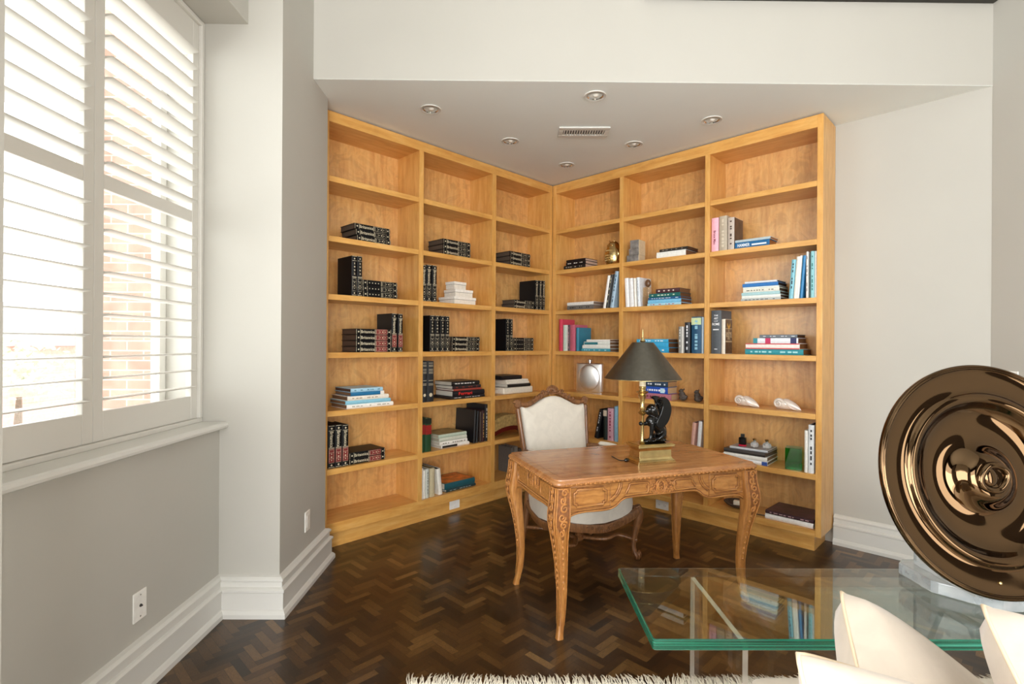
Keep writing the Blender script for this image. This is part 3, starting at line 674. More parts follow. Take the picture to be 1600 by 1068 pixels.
BOOKS=[
('L', 'S', 1.833, 0.02, 2.116, 0.273, 0.04, 0.21, 0, 'brit', 'bottom lying black encyclopedia volume, second shelf down, window-side bay of left bookcase', 'encyclopedia volumes'),
('L', 'S', 1.823, 0.02, 2.1566, 0.277, 0.04, 0.21, 0, 'brit', 'middle lying black encyclopedia volume, second shelf down, window-side bay of left bookcase', 'encyclopedia volumes'),
('L', 'S', 1.814, 0.02, 2.1972, 0.286, 0.04, 0.21, 0, 'brit', 'top lying black encyclopedia volume, second shelf down, window-side bay of left bookcase', 'encyclopedia volumes'),
('L', 'U', 1.794, 0.015, 1.724, 0.28, 0.0378, 0.21, 0, 'y1992', 'leftmost upright black encyclopedia yearbook, third shelf down, window-side bay of left bookcase', 'encyclopedia yearbooks'),
('L', 'U', 1.836, 0.015, 1.724, 0.282, 0.0378, 0.21, 0, 'y1993', 'rightmost upright black encyclopedia yearbook, third shelf down, window-side bay of left bookcase', 'encyclopedia yearbooks'),
('L', 'S', 1.88, 0.015, 1.724, 0.284, 0.04, 0.21, 0, 'yb', 'bottom lying black encyclopedia volume, third shelf down, window-side bay of left bookcase', 'encyclopedia yearbooks'),
('L', 'S', 1.88, 0.015, 1.7646, 0.282, 0.04, 0.21, 0, 'yb', 'middle lying black encyclopedia volume, third shelf down, window-side bay of left bookcase', 'encyclopedia yearbooks'),
('L', 'S', 1.88, 0.015, 1.8052, 0.281, 0.04, 0.21, 0, 'yb', 'top lying black encyclopedia volume, third shelf down, window-side bay of left bookcase', 'encyclopedia yearbooks'),
('L', 'S', 1.827, 0.015, 1.33, 0.287, 0.041, 0.21, 0, 'britr', 'bottom lying black encyclopedia volume, fourth shelf down, window-side bay of left bookcase', 'encyclopedia volumes'),
('L', 'S', 1.827, 0.015, 1.3716, 0.287, 0.041, 0.21, 0, 'britr', 'second from bottom, lying black encyclopedia volume, fourth shelf down, window-side bay of left bookcase', 'encyclopedia volumes'),
('L', 'S', 1.827, 0.015, 1.4132, 0.287, 0.041, 0.21, 0, 'britr', 'third from bottom, lying black encyclopedia volume, fourth shelf down, window-side bay of left bookcase', 'encyclopedia volumes'),
('L', 'S', 1.827, 0.015, 1.4548, 0.287, 0.041, 0.21, 0, 'britr', 'top lying black encyclopedia volume, fourth shelf down, window-side bay of left bookcase', 'encyclopedia volumes'),
('L', 'U', 2.118, 0.015, 1.33, 0.286, 0.0428, 0.21, 0, 'britr', 'leftmost upright black encyclopedia volume, fourth shelf down, window-side bay of left bookcase', 'encyclopedia volumes'),
('L', 'U', 2.173, 0.015, 1.33, 0.285, 0.0408, 0.21, 0, 'britr', 'rightmost upright black encyclopedia volume, fourth shelf down, window-side bay of left bookcase', 'encyclopedia volumes'),
('L', 'S', 1.766, 0.02, 0.935, 0.371, 0.029, 0.24, 0, 'c=f4f2ec,p=8a6a4c,bars=b9b4a8', 'bottom lying white book, fifth shelf down, window-side bay of left bookcase', 'books lying on the fifth shelf'),
('L', 'S', 1.756, 0.02, 0.9646, 0.359, 0.026, 0.24, 0, 'c=8cc8de,p=8a6a4c', 'second from bottom, lying pale blue book, fifth shelf down, window-side bay of left bookcase', 'books lying on the fifth shelf'),
('L', 'S', 1.771, 0.02, 0.9912, 0.327, 0.03, 0.24, 0, 'c=f1e9da,p=7a5c42,bars=b9ab94', 'third from bottom, lying cream book, fifth shelf down, window-side bay of left bookcase', 'books lying on the fifth shelf'),
('L', 'S', 1.795, 0.02, 1.0218, 0.263, 0.026, 0.24, 0, 'c=1f6f9e,p=8a6a4c,end=f3efe6', 'fourth-lowest dark blue book with white end, fifth shelf down, window-side bay of left bookcase', 'books lying on the fifth shelf'),
('L', 'S', 1.795, 0.02, 1.0484, 0.253, 0.026, 0.24, 0, 'c=a9d4ea,p=5a4234,bars=5e8ba3', 'top lying light blue book, fifth shelf down, window-side bay of left bookcase', 'books lying on the fifth shelf'),
('L', 'U', 1.636, 0.03, 0.542, 0.29, 0.0468, 0.21, 0, 'britr', 'leftmost upright black encyclopedia volume, sixth shelf down, window-side bay of left bookcase', 'encyclopedia volumes'),
('L', 'U', 1.687, 0.03, 0.542, 0.29, 0.0468, 0.21, 0, 'britr', 'middle upright black encyclopedia volume, sixth shelf down, window-side bay of left bookcase', 'encyclopedia volumes'),
('L', 'U', 1.738, 0.03, 0.542, 0.285, 0.0468, 0.21, 0, 'britr', 'rightmost upright black encyclopedia volume, sixth shelf down, window-side bay of left bookcase', 'encyclopedia volumes'),
('L', 'S', 1.792, 0.03, 0.542, 0.284, 0.041, 0.21, 0, 'britr', 'bottom lying black encyclopedia volume, sixth shelf down, window-side bay of left bookcase', 'encyclopedia volumes'),
('L', 'S', 1.792, 0.03, 0.5836, 0.284, 0.041, 0.21, 0, 'britr', 'top lying black encyclopedia volume, sixth shelf down, window-side bay of left bookcase', 'encyclopedia volumes'),
('L', 'S', 2.596, 0.02, 2.116, 0.288, 0.042, 0.21, 0, 'brit', 'bottom lying black encyclopedia volume, second shelf down, middle bay of left bookcase', 'encyclopedia volumes'),
('L', 'S', 2.596, 0.02, 2.1586, 0.288, 0.042, 0.21, 0, 'brit', 'middle lying black encyclopedia volume, second shelf down, middle bay of left bookcase', 'encyclopedia volumes'),
('L', 'S', 2.596, 0.02, 2.2012, 0.288, 0.042, 0.21, 0, 'brit', 'top lying black encyclopedia volume, second shelf down, middle bay of left bookcase', 'encyclopedia volumes'),
('L', 'U', 2.388, 0.015, 1.724, 0.28, 0.0378, 0.21, 0, 'brit', 'leftmost upright black encyclopedia volume, third shelf down, middle bay of left bookcase', 'encyclopedia volumes'),
('L', 'U', 2.43, 0.015, 1.724, 0.288, 0.0468, 0.21, 0, 'brit', 'middle upright black encyclopedia volume, third shelf down, middle bay of left bookcase', 'encyclopedia volumes'),
('L', 'U', 2.485, 0.015, 1.724, 0.289, 0.0458, 0.21, 0, 'brit', 'rightmost upright black encyclopedia volume, third shelf down, middle bay of left bookcase', 'encyclopedia volumes'),
('L', 'U', 2.469, 0.02, 1.33, 0.286, 0.0438, 0.21, 0, 'y1985', 'leftmost upright black encyclopedia yearbook, fourth shelf down, middle bay of left bookcase', 'encyclopedia yearbooks'),
('L', 'U', 2.518, 0.02, 1.33, 0.286, 0.0448, 0.21, 0, 'y1986', 'second from left, upright black encyclopedia yearbook, fourth shelf down, middle bay of left bookcase', 'encyclopedia yearbooks'),
('L', 'U', 2.572, 0.02, 1.33, 0.286, 0.0428, 0.21, 0, 'y1987', 'third from left, upright black encyclopedia yearbook, fourth shelf down, middle bay of left bookcase', 'encyclopedia yearbooks'),
('L', 'U', 2.621, 0.02, 1.33, 0.286, 0.0438, 0.21, 0, 'y1988', 'rightmost upright black encyclopedia yearbook, fourth shelf down, middle bay of left bookcase', 'encyclopedia yearbooks'),
('L', 'S', 2.687, 0.02, 1.33, 0.305, 0.04, 0.21, 0, 'brit', 'bottom lying black encyclopedia volume, fourth shelf down, middle bay of left bookcase', 'encyclopedia volumes'),
('L', 'S', 2.689, 0.02, 1.3706, 0.303, 0.04, 0.21, 0, 'brit', 'middle lying black encyclopedia volume, fourth shelf down, middle bay of left bookcase', 'encyclopedia volumes'),
('L', 'S', 2.691, 0.02, 1.4112, 0.305, 0.04, 0.21, 0, 'brit', 'top lying black encyclopedia volume, fourth shelf down, middle bay of left bookcase', 'encyclopedia volumes'),
('L', 'U', 2.388, 0.01, 0.935, 0.321, 0.0488, 0.25, 0, 'c=23262a,p=bdb09a,ref', 'leftmost upright charcoal reference volume with gilt lines, fifth shelf down, middle bay of left bookcase', 'charcoal reference volumes'),
('L', 'U', 2.44, 0.01, 0.935, 0.319, 0.0628, 0.25, 0, 'c=23262a,p=bdb09a,ref', 'rightmost upright charcoal reference volume with gilt lines, fifth shelf down, middle bay of left bookcase', 'charcoal reference volumes'),
('L', 'S', 2.68, 0.02, 0.935, 0.378, 0.021, 0.24, 0, 'c=16161a,p=3a2c24,bars=b8b6b4', 'bottom lying thin black book, fifth shelf down, middle bay of left bookcase', 'books lying on the fifth shelf'),
('L', 'S', 2.705, 0.02, 0.9566, 0.35, 0.044, 0.24, 0, 'c=14161d,p=d8d2c4,t=Ferrari,tc=d8322c', 'second-lowest black car book with red lettering, fifth shelf down, middle bay of left bookcase', 'books lying on the fifth shelf'),
('L', 'S', 2.714, 0.02, 1.0012, 0.304, 0.016, 0.24, 0, 'c=9c4438,p=d8d2c4', 'third from bottom, lying thin dull red book, fifth shelf down, middle bay of left bookcase', 'books lying on the fifth shelf'),
('L', 'S', 2.703, 0.02, 1.0178, 0.309, 0.027, 0.24, 0, 'c=2a2426,p=d8d2c4,bars=8f4034', 'fourth-lowest dark brown book with red marks, fifth shelf down, middle bay of left bookcase', 'books lying on the fifth shelf'),
('L', 'S', 2.693, 0.02, 1.0454, 0.303, 0.034, 0.24, 0, 'c=17181a,p=d0c8b8,bars=d0cdc8', 'top lying black book with white lettering, fifth shelf down, middle bay of left bookcase', 'books lying on the fifth shelf'),
('L', 'U', 2.393, 0.02, 0.542, 0.269, 0.0358, 0.22, 0, 'c=1e4428,p=c9bca2,lab=8f2420,top=17241a', 'leftmost upright dark green book with red label, sixth shelf down, middle bay of left bookcase', 'green books with red labels'),
('L', 'U', 2.431, 0.02, 0.542, 0.26, 0.0568, 0.22, 0, 'c=1e4428,p=c9bca2,lab=8f2420,top=17241a', 'rightmost upright dark green book with red label, sixth shelf down, middle bay of left bookcase', 'green books with red labels'),
('L', 'S', 2.599, 0.03, 0.542, 0.294, 0.025, 0.25, 0, 'c=f0ede6,p=d8cfbd,half=2a2622', 'bottom lying black and white book, sixth shelf down, middle bay of left bookcase', 'books lying on the sixth shelf'),
('L', 'S', 2.58, 0.03, 0.5676, 0.292, 0.029, 0.25, 0, 'c=efebe2,p=d8cfbd,bars=8a8478', 'second from bottom, lying white book, sixth shelf down, middle bay of left bookcase', 'books lying on the sixth shelf'),
('L', 'S', 2.575, 0.03, 0.5972, 0.291, 0.03, 0.25, 0, 'c=cfd2c2,p=bfb59f', 'third from bottom, lying pale grey book, sixth shelf down, middle bay of left bookcase', 'books lying on the sixth shelf'),
('L', 'S', 2.568, 0.03, 0.6278, 0.295, 0.028, 0.25, 0, 'c=bccbb8,p=c9bca2,top2=8b7a52', 'top lying pale green book with tan cover, sixth shelf down, middle bay of left bookcase', 'books lying on the sixth shelf'),
('L', 'U', 2.943, 0.03, 0.542, 0.2804, 0.0268, 0.255, 3, 'c=0e0e12,p=2a2622', 'leftmost leaning black book, sixth shelf down, middle bay of left bookcase', 'dark books on the sixth shelf'),
('L', 'U', 2.974, 0.03, 0.542, 0.2724, 0.0198, 0.255, 3, 'c=141418,p=8a8070', 'second from left, leaning thin black book, sixth shelf down, middle bay of left bookcase', 'dark books on the sixth shelf'),
('L', 'U', 3.015, 0.03, 0.542, 0.263, 0.0198, 0.255, 0, 'c=3a2a22,p=a89878', 'third from left, upright thin dark brown book, sixth shelf down, middle bay of left bookcase', 'dark books on the sixth shelf'),
('L', 'U', 3.039, 0.03, 0.542, 0.272, 0.0298, 0.255, 0, 'c=3a1c20,p=a89878,bars=c9a25c', 'fourth-from-left dark maroon book with gilt marks, sixth shelf down, middle bay of left bookcase', 'dark books on the sixth shelf'),
('L', 'U', 3.076, 0.03, 0.542, 0.32, 0.0298, 0.255, 0, 'c=16161a,p=ece8df,bars=e8e4dc', 'rightmost upright tall black book with white lettering, sixth shelf down, middle bay of left bookcase', 'dark books on the sixth shelf'),
('L', 'U', 2.396, 0.02, 0.177, 0.242, 0.0158, 0.24, 0, 'c=ece9e2,p=d8cfbd', 'leftmost upright white booklet, bottom shelf, middle bay of left bookcase', 'books standing on the bottom shelf'),
('L', 'U', 2.417, 0.02, 0.177, 0.223, 0.0168, 0.24, 0, 'c=e6e2d6,p=d8cfbd', 'second from left, upright thin white book, bottom shelf, middle bay of left bookcase', 'books standing on the bottom shelf'),
('L', 'U', 2.438, 0.02, 0.177, 0.228, 0.0338, 0.24, 0, 'c=c5c8be,p=a9a494,bars=8e9188', 'third from left, upright pale grey-green book, bottom shelf, middle bay of left bookcase', 'books standing on the bottom shelf'),
('L', 'U', 2.482, 0.02, 0.177, 0.227, 0.0438, 0.24, 0, 'c=c4b795,p=7a7048', 'fourth from left, upright beige book, bottom shelf, middle bay of left bookcase', 'books standing on the bottom shelf'),
('L', 'U', 2.57, 0.02, 0.177, 0.2126, 0.0365, 0.24, -7, 'c=e9e5da,p=3a3a38', 'rightmost leaning white book, bottom shelf, middle bay of left bookcase', 'books standing on the bottom shelf'),
('L', 'S', 2.653, 0.03, 0.177, 0.315, 0.022, 0.26, 0, 'c=1b3438,p=c9c5b8,bars=8fa0a0', 'bottom lying dark slate book, bottom shelf, middle bay of left bookcase', 'books lying on the bottom shelf'),
('L', 'S', 2.635, 0.03, 0.1996, 0.323, 0.05, 0.26, 0, 'c=1d5560,p=e3ddcd,top2=c8702a', 'top lying thick teal book with orange cover, bottom shelf, middle bay of left bookcase', 'books lying on the bottom shelf'),
('L', 'S', 3.365, 0.02, 2.116, 0.265, 0.042, 0.21, 0, 'brit', 'bottom lying black encyclopedia volume, second shelf down, corner bay of left bookcase', 'encyclopedia volumes'),
('L', 'S', 3.365, 0.02, 2.1586, 0.265, 0.042, 0.21, 0, 'brit', 'middle lying black encyclopedia volume, second shelf down, corner bay of left bookcase', 'encyclopedia volumes'),
('L', 'S', 3.362, 0.02, 2.2012, 0.27, 0.042, 0.21, 0, 'brit', 'top lying black encyclopedia volume, second shelf down, corner bay of left bookcase', 'encyclopedia volumes'),
('L', 'S', 3.425, 0.03, 1.724, 0.268, 0.04, 0.17, 0, 'brit', 'bottom lying black encyclopedia volume, third shelf down, corner bay of left bookcase', 'encyclopedia volumes'),
('L', 'S', 3.434, 0.03, 1.7646, 0.267, 0.04, 0.17, 0, 'brit', 'top lying black encyclopedia volume, third shelf down, corner bay of left bookcase', 'encyclopedia volumes'),
('L', 'U', 3.705, 0.02, 1.724, 0.282, 0.0468, 0.21, 0, 'brit', 'leftmost upright black encyclopedia volume, third shelf down, corner bay of left bookcase', 'encyclopedia volumes'),
('L', 'U', 3.761, 0.02, 1.724, 0.285, 0.0418, 0.21, 0, 'brit', 'middle upright black encyclopedia volume, third shelf down, corner bay of left bookcase', 'encyclopedia volumes'),
('L', 'U', 3.81, 0.02, 1.724, 0.287, 0.0408, 0.21, 0, 'brit', 'rightmost upright black encyclopedia volume, third shelf down, corner bay of left bookcase', 'encyclopedia volumes'),
('L', 'U', 3.314, 0.02, 1.33, 0.291, 0.0418, 0.21, 0, 'y1989', 'leftmost upright black encyclopedia yearbook, fourth shelf down, corner bay of left bookcase', 'encyclopedia yearbooks'),
('L', 'U', 3.364, 0.02, 1.33, 0.291, 0.0408, 0.21, 0, 'y1990', 'rightmost upright black encyclopedia yearbook, fourth shelf down, corner bay of left bookcase', 'encyclopedia yearbooks'),
('L', 'S', 3.412, 0.02, 1.33, 0.272, 0.04, 0.21, 0, 'yb', 'bottom lying black encyclopedia volume, fourth shelf down, corner bay of left bookcase', 'encyclopedia yearbooks'),
('L', 'S', 3.412, 0.02, 1.3706, 0.272, 0.04, 0.21, 0, 'yb', 'middle lying black encyclopedia volume, fourth shelf down, corner bay of left bookcase', 'encyclopedia yearbooks'),
('L', 'S', 3.412, 0.02, 1.4112, 0.272, 0.04, 0.21, 0, 'yb', 'top lying black encyclopedia volume, fourth shelf down, corner bay of left bookcase', 'encyclopedia yearbooks'),
('L', 'S', 3.289, 0.02, 0.935, 0.391, 0.06, 0.22, 0, 'c=e9e0cf,p=d8c8ae,box', 'bottom lying thick cream box, fifth shelf down, corner bay of left bookcase', 'books lying on the fifth shelf'),
('L', 'S', 3.343, 0.02, 0.9956, 0.304, 0.028, 0.22, 0, 'c=1b1a18,p=e9e3d4', 'second from bottom, lying thin black book, fifth shelf down, corner bay of left bookcase', 'books lying on the fifth shelf'),
('L', 'S', 3.326, 0.02, 1.0242, 0.3, 0.022, 0.22, 0, 'c=ece5d6,p=e6dccb', 'third from bottom, lying cream book, fifth shelf down, corner bay of left bookcase', 'books lying on the fifth shelf'),
('L', 'S', 3.318, 0.02, 1.0468, 0.295, 0.02, 0.22, 0, 'c=efe8da,p=e6dccb', 'fourth from bottom, lying thin cream book, fifth shelf down, corner bay of left bookcase', 'books lying on the fifth shelf'),
('L', 'S', 3.261, 0.02, 1.0674, 0.267, 0.036, 0.22, 0, 'c=0e0d10,p=1a1618', 'top lying small black book, fifth shelf down, corner bay of left bookcase', 'books lying on the fifth shelf'),
('L', 'U', 3.478, 0.1, 0.177, 0.244, 0.0368, 0.18, 0, 'c=6d6862,p=8a8478', 'leftmost upright grey book, bottom shelf, corner bay of left bookcase', 'grey books on the bottom shelf'),
('L', 'U', 3.522, 0.1, 0.177, 0.244, 0.0418, 0.18, 0, 'c=8d8880,p=a9a294', 'middle upright pale grey book, bottom shelf, corner bay of left bookcase', 'grey books on the bottom shelf'),
('L', 'U', 3.57, 0.1, 0.177, 0.217, 0.0518, 0.18, 0, 'c=54504c,p=8a8478', 'rightmost upright dark grey book, bottom shelf, corner bay of left bookcase', 'grey books on the bottom shelf'),
('R', 'S', -3.191, 0.015, 2.116, 0.256, 0.036, 0.2, 0, 'c=1c1a1a,p=d8b9a2,bars=9a9488', 'bottom lying black book, second shelf down, corner bay of right bookcase', 'books lying on the second shelf'),
('R', 'S', -3.163, 0.015, 2.1526, 0.231, 0.03, 0.2, 0, 'c=121214,p=d8b9a2,bars=e2ded6', 'middle lying black book with white lettering, second shelf down, corner bay of right bookcase', 'books lying on the second shelf'),
('R', 'S', -3.159, 0.015, 2.1832, 0.224, 0.022, 0.2, 0, 'c=1a1214,p=d8b9a2', 'top lying thin black book, second shelf down, corner bay of right bookcase', 'books lying on the second shelf'),
('R', 'S', -3.146, 0.015, 1.722, 0.308, 0.042, 0.2, 0, 'c=6f6c68,p=8a7868,bars=2a2826', 'bottom lying grey photographic book, third shelf down, corner bay of right bookcase', 'books lying on the third shelf'),
('R', 'S', -3.146, 0.015, 1.7646, 0.306, 0.03, 0.2, 0, 'c=eae8e2,p=8a7868', 'top lying white book, third shelf down, corner bay of right bookcase', 'books lying on the third shelf'),
('R', 'U', -2.734, 0.015, 1.722, 0.2971, 0.0264, 0.21, 9.5, 'c=f1f0ec,p=d8cfbd', 'leftmost leaning white book, third shelf down, corner bay of right bookcase', 'books leaning on the third shelf'),
('R', 'U', -2.703, 0.015, 1.722, 0.3042, 0.0225, 0.21, 9.5, 'c=26241f,p=d8cfbd,bars=e8e2b8', 'second from left black book with pale marks, third shelf down, corner bay of right bookcase', 'books leaning on the third shelf'),
('R', 'U', -2.674, 0.015, 1.722, 0.3062, 0.0107, 0.21, 9.5, 'c=3b3f40,p=d8cfbd', 'third from left, leaning thin dark grey book, third shelf down, corner bay of right bookcase', 'books leaning on the third shelf'),
('R', 'U', -2.658, 0.015, 1.722, 0.3275, 0.0353, 0.21, 9.5, 'c=a9c4d8,p=c2c8cc,bars=3b5a70', 'rightmost leaning pale blue book, third shelf down, corner bay of right bookcase', 'books leaning on the third shelf'),
('R', 'U', -3.245, 0.012, 1.329, 0.308, 0.0398, 0.2, 0, 'c=d8435c,p=b8384c', 'leftmost upright tall crimson book, fourth shelf down, corner bay of right bookcase', 'books standing on the fourth shelf'),
('R', 'U', -3.194, 0.012, 1.329, 0.251, 0.0408, 0.2, 0, 'c=c8d8cc,p=d8d4c4', 'second from left, upright pale green book, fourth shelf down, corner bay of right bookcase', 'books standing on the fourth shelf'),
('R', 'U', -3.149, 0.012, 1.329, 0.248, 0.0108, 0.2, 0, 'c=f0ece4,p=d8cfbd', 'third from left, upright thin white book, fourth shelf down, corner bay of right bookcase', 'books standing on the fourth shelf'),
('R', 'U', -3.135, 0.012, 1.329, 0.252, 0.0228, 0.2, 0, 'c=4a2e38,p=9a5a68,bars=d89aa4', 'fourth from left, upright thin dark plum book, fourth shelf down, corner bay of right bookcase', 'books standing on the fourth shelf'),
('R', 'U', -3.109, 0.012, 1.329, 0.251, 0.0618, 0.2, 0, 'c=c4657a,p=9a5a68', 'fifth from left, upright dusty pink book, fourth shelf down, corner bay of right bookcase', 'books standing on the fourth shelf'),
('R', 'U', -3.036, 0.012, 1.329, 0.223, 0.0308, 0.2, 0, 'c=2e7f9a,p=2b3a34', 'rightmost upright teal book, fourth shelf down, corner bay of right bookcase', 'books standing on the fourth shelf'),
('R', 'S', -2.969, 0.012, 1.329, 0.318, 0.026, 0.2, 0, 'c=3f9aae,p=8a6a50,bars=bfe0e4', 'bottom lying teal book, fourth shelf down, corner bay of right bookcase', 'books lying on the fourth shelf'),
('R', 'S', -2.959, 0.012, 1.3556, 0.305, 0.032, 0.2, 0, 'c=eef0ea,p=8a6a50', 'second from bottom, lying white book, fourth shelf down, corner bay of right bookcase', 'books lying on the fourth shelf'),
('R', 'S', -2.942, 0.012, 1.3882, 0.287, 0.03, 0.2, 0, 'c=e8ece6,p=8a6a50,half=2a7a84', 'third from bottom white book with teal half, fourth shelf down, corner bay of right bookcase', 'books lying on the fourth shelf'),
('R', 'S', -2.911, 0.012, 1.4188, 0.256, 0.02, 0.2, 0, 'c=f2f1ec,p=8a6a50', 'top lying thin white book, fourth shelf down, corner bay of right bookcase', 'books lying on the fourth shelf'),
('R', 'U', -2.832, 0.03, 0.528, 0.2719, 0.0399, 0.19, 12, 'c=101216,p=1c1c1c,bars=c8ccd0', 'leftmost leaning black book with white lettering, sixth shelf down, corner bay of right bookcase', 'books on the sixth shelf'),
('R', 'U', -2.73, 0.03, 0.528, 0.276, 0.0378, 0.19, 0, 'c=23312e,p=2c2c2a,lab2=d9cdb8', 'second-from-left dark green book with cream top, sixth shelf down, corner bay of right bookcase', 'books on the sixth shelf'),
('R', 'U', -2.686, 0.03, 0.528, 0.29, 0.0588, 0.19, 0, 'c=d9a8b8,p=e6dccb,bars=9a3a5c', 'third from left, upright pink book, sixth shelf down, corner bay of right bookcase', 'books on the sixth shelf'),
('R', 'U', -2.615, 0.03, 0.528, 0.313, 0.0368, 0.19, 0, 'c=8fc0dc,p=d8e2e6', 'rightmost upright light blue book, sixth shelf down, corner bay of right bookcase', 'books on the sixth shelf'),
('R', 'S', -2.2, 0.02, 2.116, 0.257, 0.05, 0.2, 0, 'c=eceee8,p=8a6448', 'bottom lying thick white book, second shelf down, middle bay of right bookcase', 'books lying on the second shelf'),
('R', 'S', -2.173, 0.02, 2.1666, 0.245, 0.022, 0.2, 0, 'c=2c2824,p=6a4a34,bars=8a8478', 'top lying dark brown book, second shelf down, middle bay of right bookcase', 'books lying on the second shelf'),
('R', 'U', -2.495, 0.015, 1.722, 0.2543, 0.0367, 0.2, -3, 'c=f2f3f4,p=e6e2d8', 'leftmost leaning white book, third shelf down, middle bay of right bookcase', 'white books on the third shelf'),
('R', 'U', -2.453, 0.015, 1.722, 0.2503, 0.0397, 0.2, -3, 'c=eef0f2,p=e6e2d8', 'second from left, leaning white book, third shelf down, middle bay of right bookcase', 'white books on the third shelf'),
('R', 'U', -2.408, 0.015, 1.722, 0.2473, 0.0218, 0.2, -3, 'c=f0ece2,p=6a5a48', 'third from left cream book with dark edge, third shelf down, middle bay of right bookcase', 'white books on the third shelf'),
('R', 'U', -2.378, 0.015, 1.722, 0.2513, 0.0288, 0.2, -3, 'c=e4eaf0,p=e6e2d8,bars=c8d4de', 'rightmost leaning pale blue-white book, third shelf down, middle bay of right bookcase', 'white books on the third shelf'),
('R', 'S', -2.284, 0.02, 1.722, 0.303, 0.02, 0.2, 0, 'c=a8d8ea,p=7a5438,bars=b03a34', 'bottom lying thin pale blue book, third shelf down, middle bay of right bookcase', 'books lying on the third shelf'),
('R', 'S', -2.279, 0.02, 1.7426, 0.298, 0.03, 0.2, 0, 'c=7cc0e4,p=7a5438', 'second from bottom, lying light blue book, third shelf down, middle bay of right bookcase', 'books lying on the third shelf'),
('R', 'S', -2.274, 0.02, 1.7732, 0.291, 0.018, 0.2, 0, 'c=1f5a8c,p=7a5438,bars=dfe8ee', 'third from bottom, lying dark blue book, third shelf down, middle bay of right bookcase', 'books lying on the third shelf'),
('R', 'S', -2.269, 0.02, 1.7918, 0.281, 0.032, 0.2, 0, 'c=1f6460,p=7a5438,bars=cfe0c8', 'fourth from bottom, lying dark teal book, third shelf down, middle bay of right bookcase', 'books lying on the third shelf'),
('R', 'S', -2.204, 0.02, 1.8244, 0.21, 0.036, 0.2, 0, 'c=4a2a30,p=8a6444,bars=e2d4c8', 'top lying maroon book, third shelf down, middle bay of right bookcase', 'books lying on the third shelf'),
('R', 'S', -2.344, 0.02, 1.329, 0.259, 0.042, 0.18, 0, 'c=2f9ed0,p=7a5438,bars=e6f2f8', 'bottom lying bright blue book, fourth shelf down, middle bay of right bookcase', 'blue books on the fourth shelf'),
('R', 'S', -2.365, 0.02, 1.3716, 0.277, 0.04, 0.18, 0, 'c=3aa6d6,p=7a5438', 'middle lying bright blue book, fourth shelf down, middle bay of right bookcase', 'blue books on the fourth shelf'),
('R', 'S', -2.384, 0.02, 1.4122, 0.294, 0.03, 0.18, 0, 'c=46b0dc,p=7a5438,bars=e6f2f8', 'top lying bright blue book, fourth shelf down, middle bay of right bookcase', 'blue books on the fourth shelf'),
('R', 'U', -2.001, 0.02, 1.329, 0.215, 0.0288, 0.2, 0, 'c=8b8a84,p=c4beb0,bars=d8d6d0', 'leftmost upright grey book, fourth shelf down, middle bay of right bookcase', 'books standing on the fourth shelf'),
('R', 'U', -1.969, 0.02, 1.329, 0.214, 0.0108, 0.2, 0, 'c=e4e2dc,p=c4beb0', 'second from left, upright thin white book, fourth shelf down, middle bay of right bookcase', 'books standing on the fourth shelf'),
('R', 'U', -1.948, 0.02, 1.329, 0.247, 0.0448, 0.2, 0, 'c=23272e,p=c4beb0,bars=d9dde2', 'third from left black book with white lettering, fourth shelf down, middle bay of right bookcase', 'books standing on the fourth shelf'),
('R', 'U', -1.889, 0.02, 1.329, 0.29, 0.0798, 0.2, 0, 'c=1f4f70,p=c4beb0,bars=8fc0d4,lab2=c9d8a8', 'fourth from left, upright wide dark blue book, fourth shelf down, middle bay of right bookcase', 'books standing on the fourth shelf'),
('R', 'U', -1.807, 0.02, 1.329, 0.285, 0.0178, 0.2, 0, 'c=a9bccb,p=c4beb0', 'rightmost upright pale grey-blue book, fourth shelf down, middle bay of right bookcase', 'books standing on the fourth shelf'),
('R', 'S', -2.314, 0.03, 0.936, 0.248, 0.048, 0.17, 0, 'c=b07080,p=d2b088,bars=7a3040', 'bottom lying dusty rose book, fifth shelf down, middle bay of right bookcase', 'books lying on the fifth shelf'),
('R', 'S', -2.302, 0.03, 0.9846, 0.204, 0.056, 0.17, 0, 'c=1d4fb4,p=e2c294,bars=f0f2f6,sq=bfe0ee', 'middle lying royal blue book, fifth shelf down, middle bay of right bookcase', 'books lying on the fifth shelf'),
('R', 'S', -2.302, 0.03, 1.0412, 0.205, 0.045, 0.17, 0, 'c=2c4258,p=c8a070,bars=e2e6ea', 'top lying slate blue book, fifth shelf down, middle bay of right bookcase', 'books lying on the fifth shelf'),
('R', 'S', -2.287, 0.04, 0.528, 0.246, 0.018, 0.2, 0, 'c=c9ccd0,p=6a5a4c', 'bottom lying thin pale book, sixth shelf down, middle bay of right bookcase', 'books lying on the sixth shelf'),
('R', 'S', -2.297, 0.04, 0.5466, 0.251, 0.016, 0.2, 0, 'c=54565a,p=3a342e,top2=4a4640', 'top lying thin dark grey book, sixth shelf down, middle bay of right bookcase', 'books lying on the sixth shelf'),
('R', 'U', -1.898, 0.02, 0.528, 0.252, 0.0287, 0.2, 5, 'c=d8a898,p=2a2826', 'leftmost leaning pale pink book, sixth shelf down, middle bay of right bookcase', 'books leaning on the sixth shelf'),
('R', 'U', -1.844, 0.02, 0.528, 0.2666, 0.0287, 0.2, 4, 'c=eceef0,p=3a3a3c', 'rightmost leaning white book, sixth shelf down, middle bay of right bookcase', 'books leaning on the sixth shelf'),
('R', 'U', -1.732, 0.02, 2.116, 0.26, 0.0538, 0.17, 0, 'c=f0b4c4,p=e6dccb,t=Bruce Mau,tc=8a3a50', 'leftmost upright pale pink book, second shelf down, outer bay of right bookcase', 'books standing on the second shelf'),
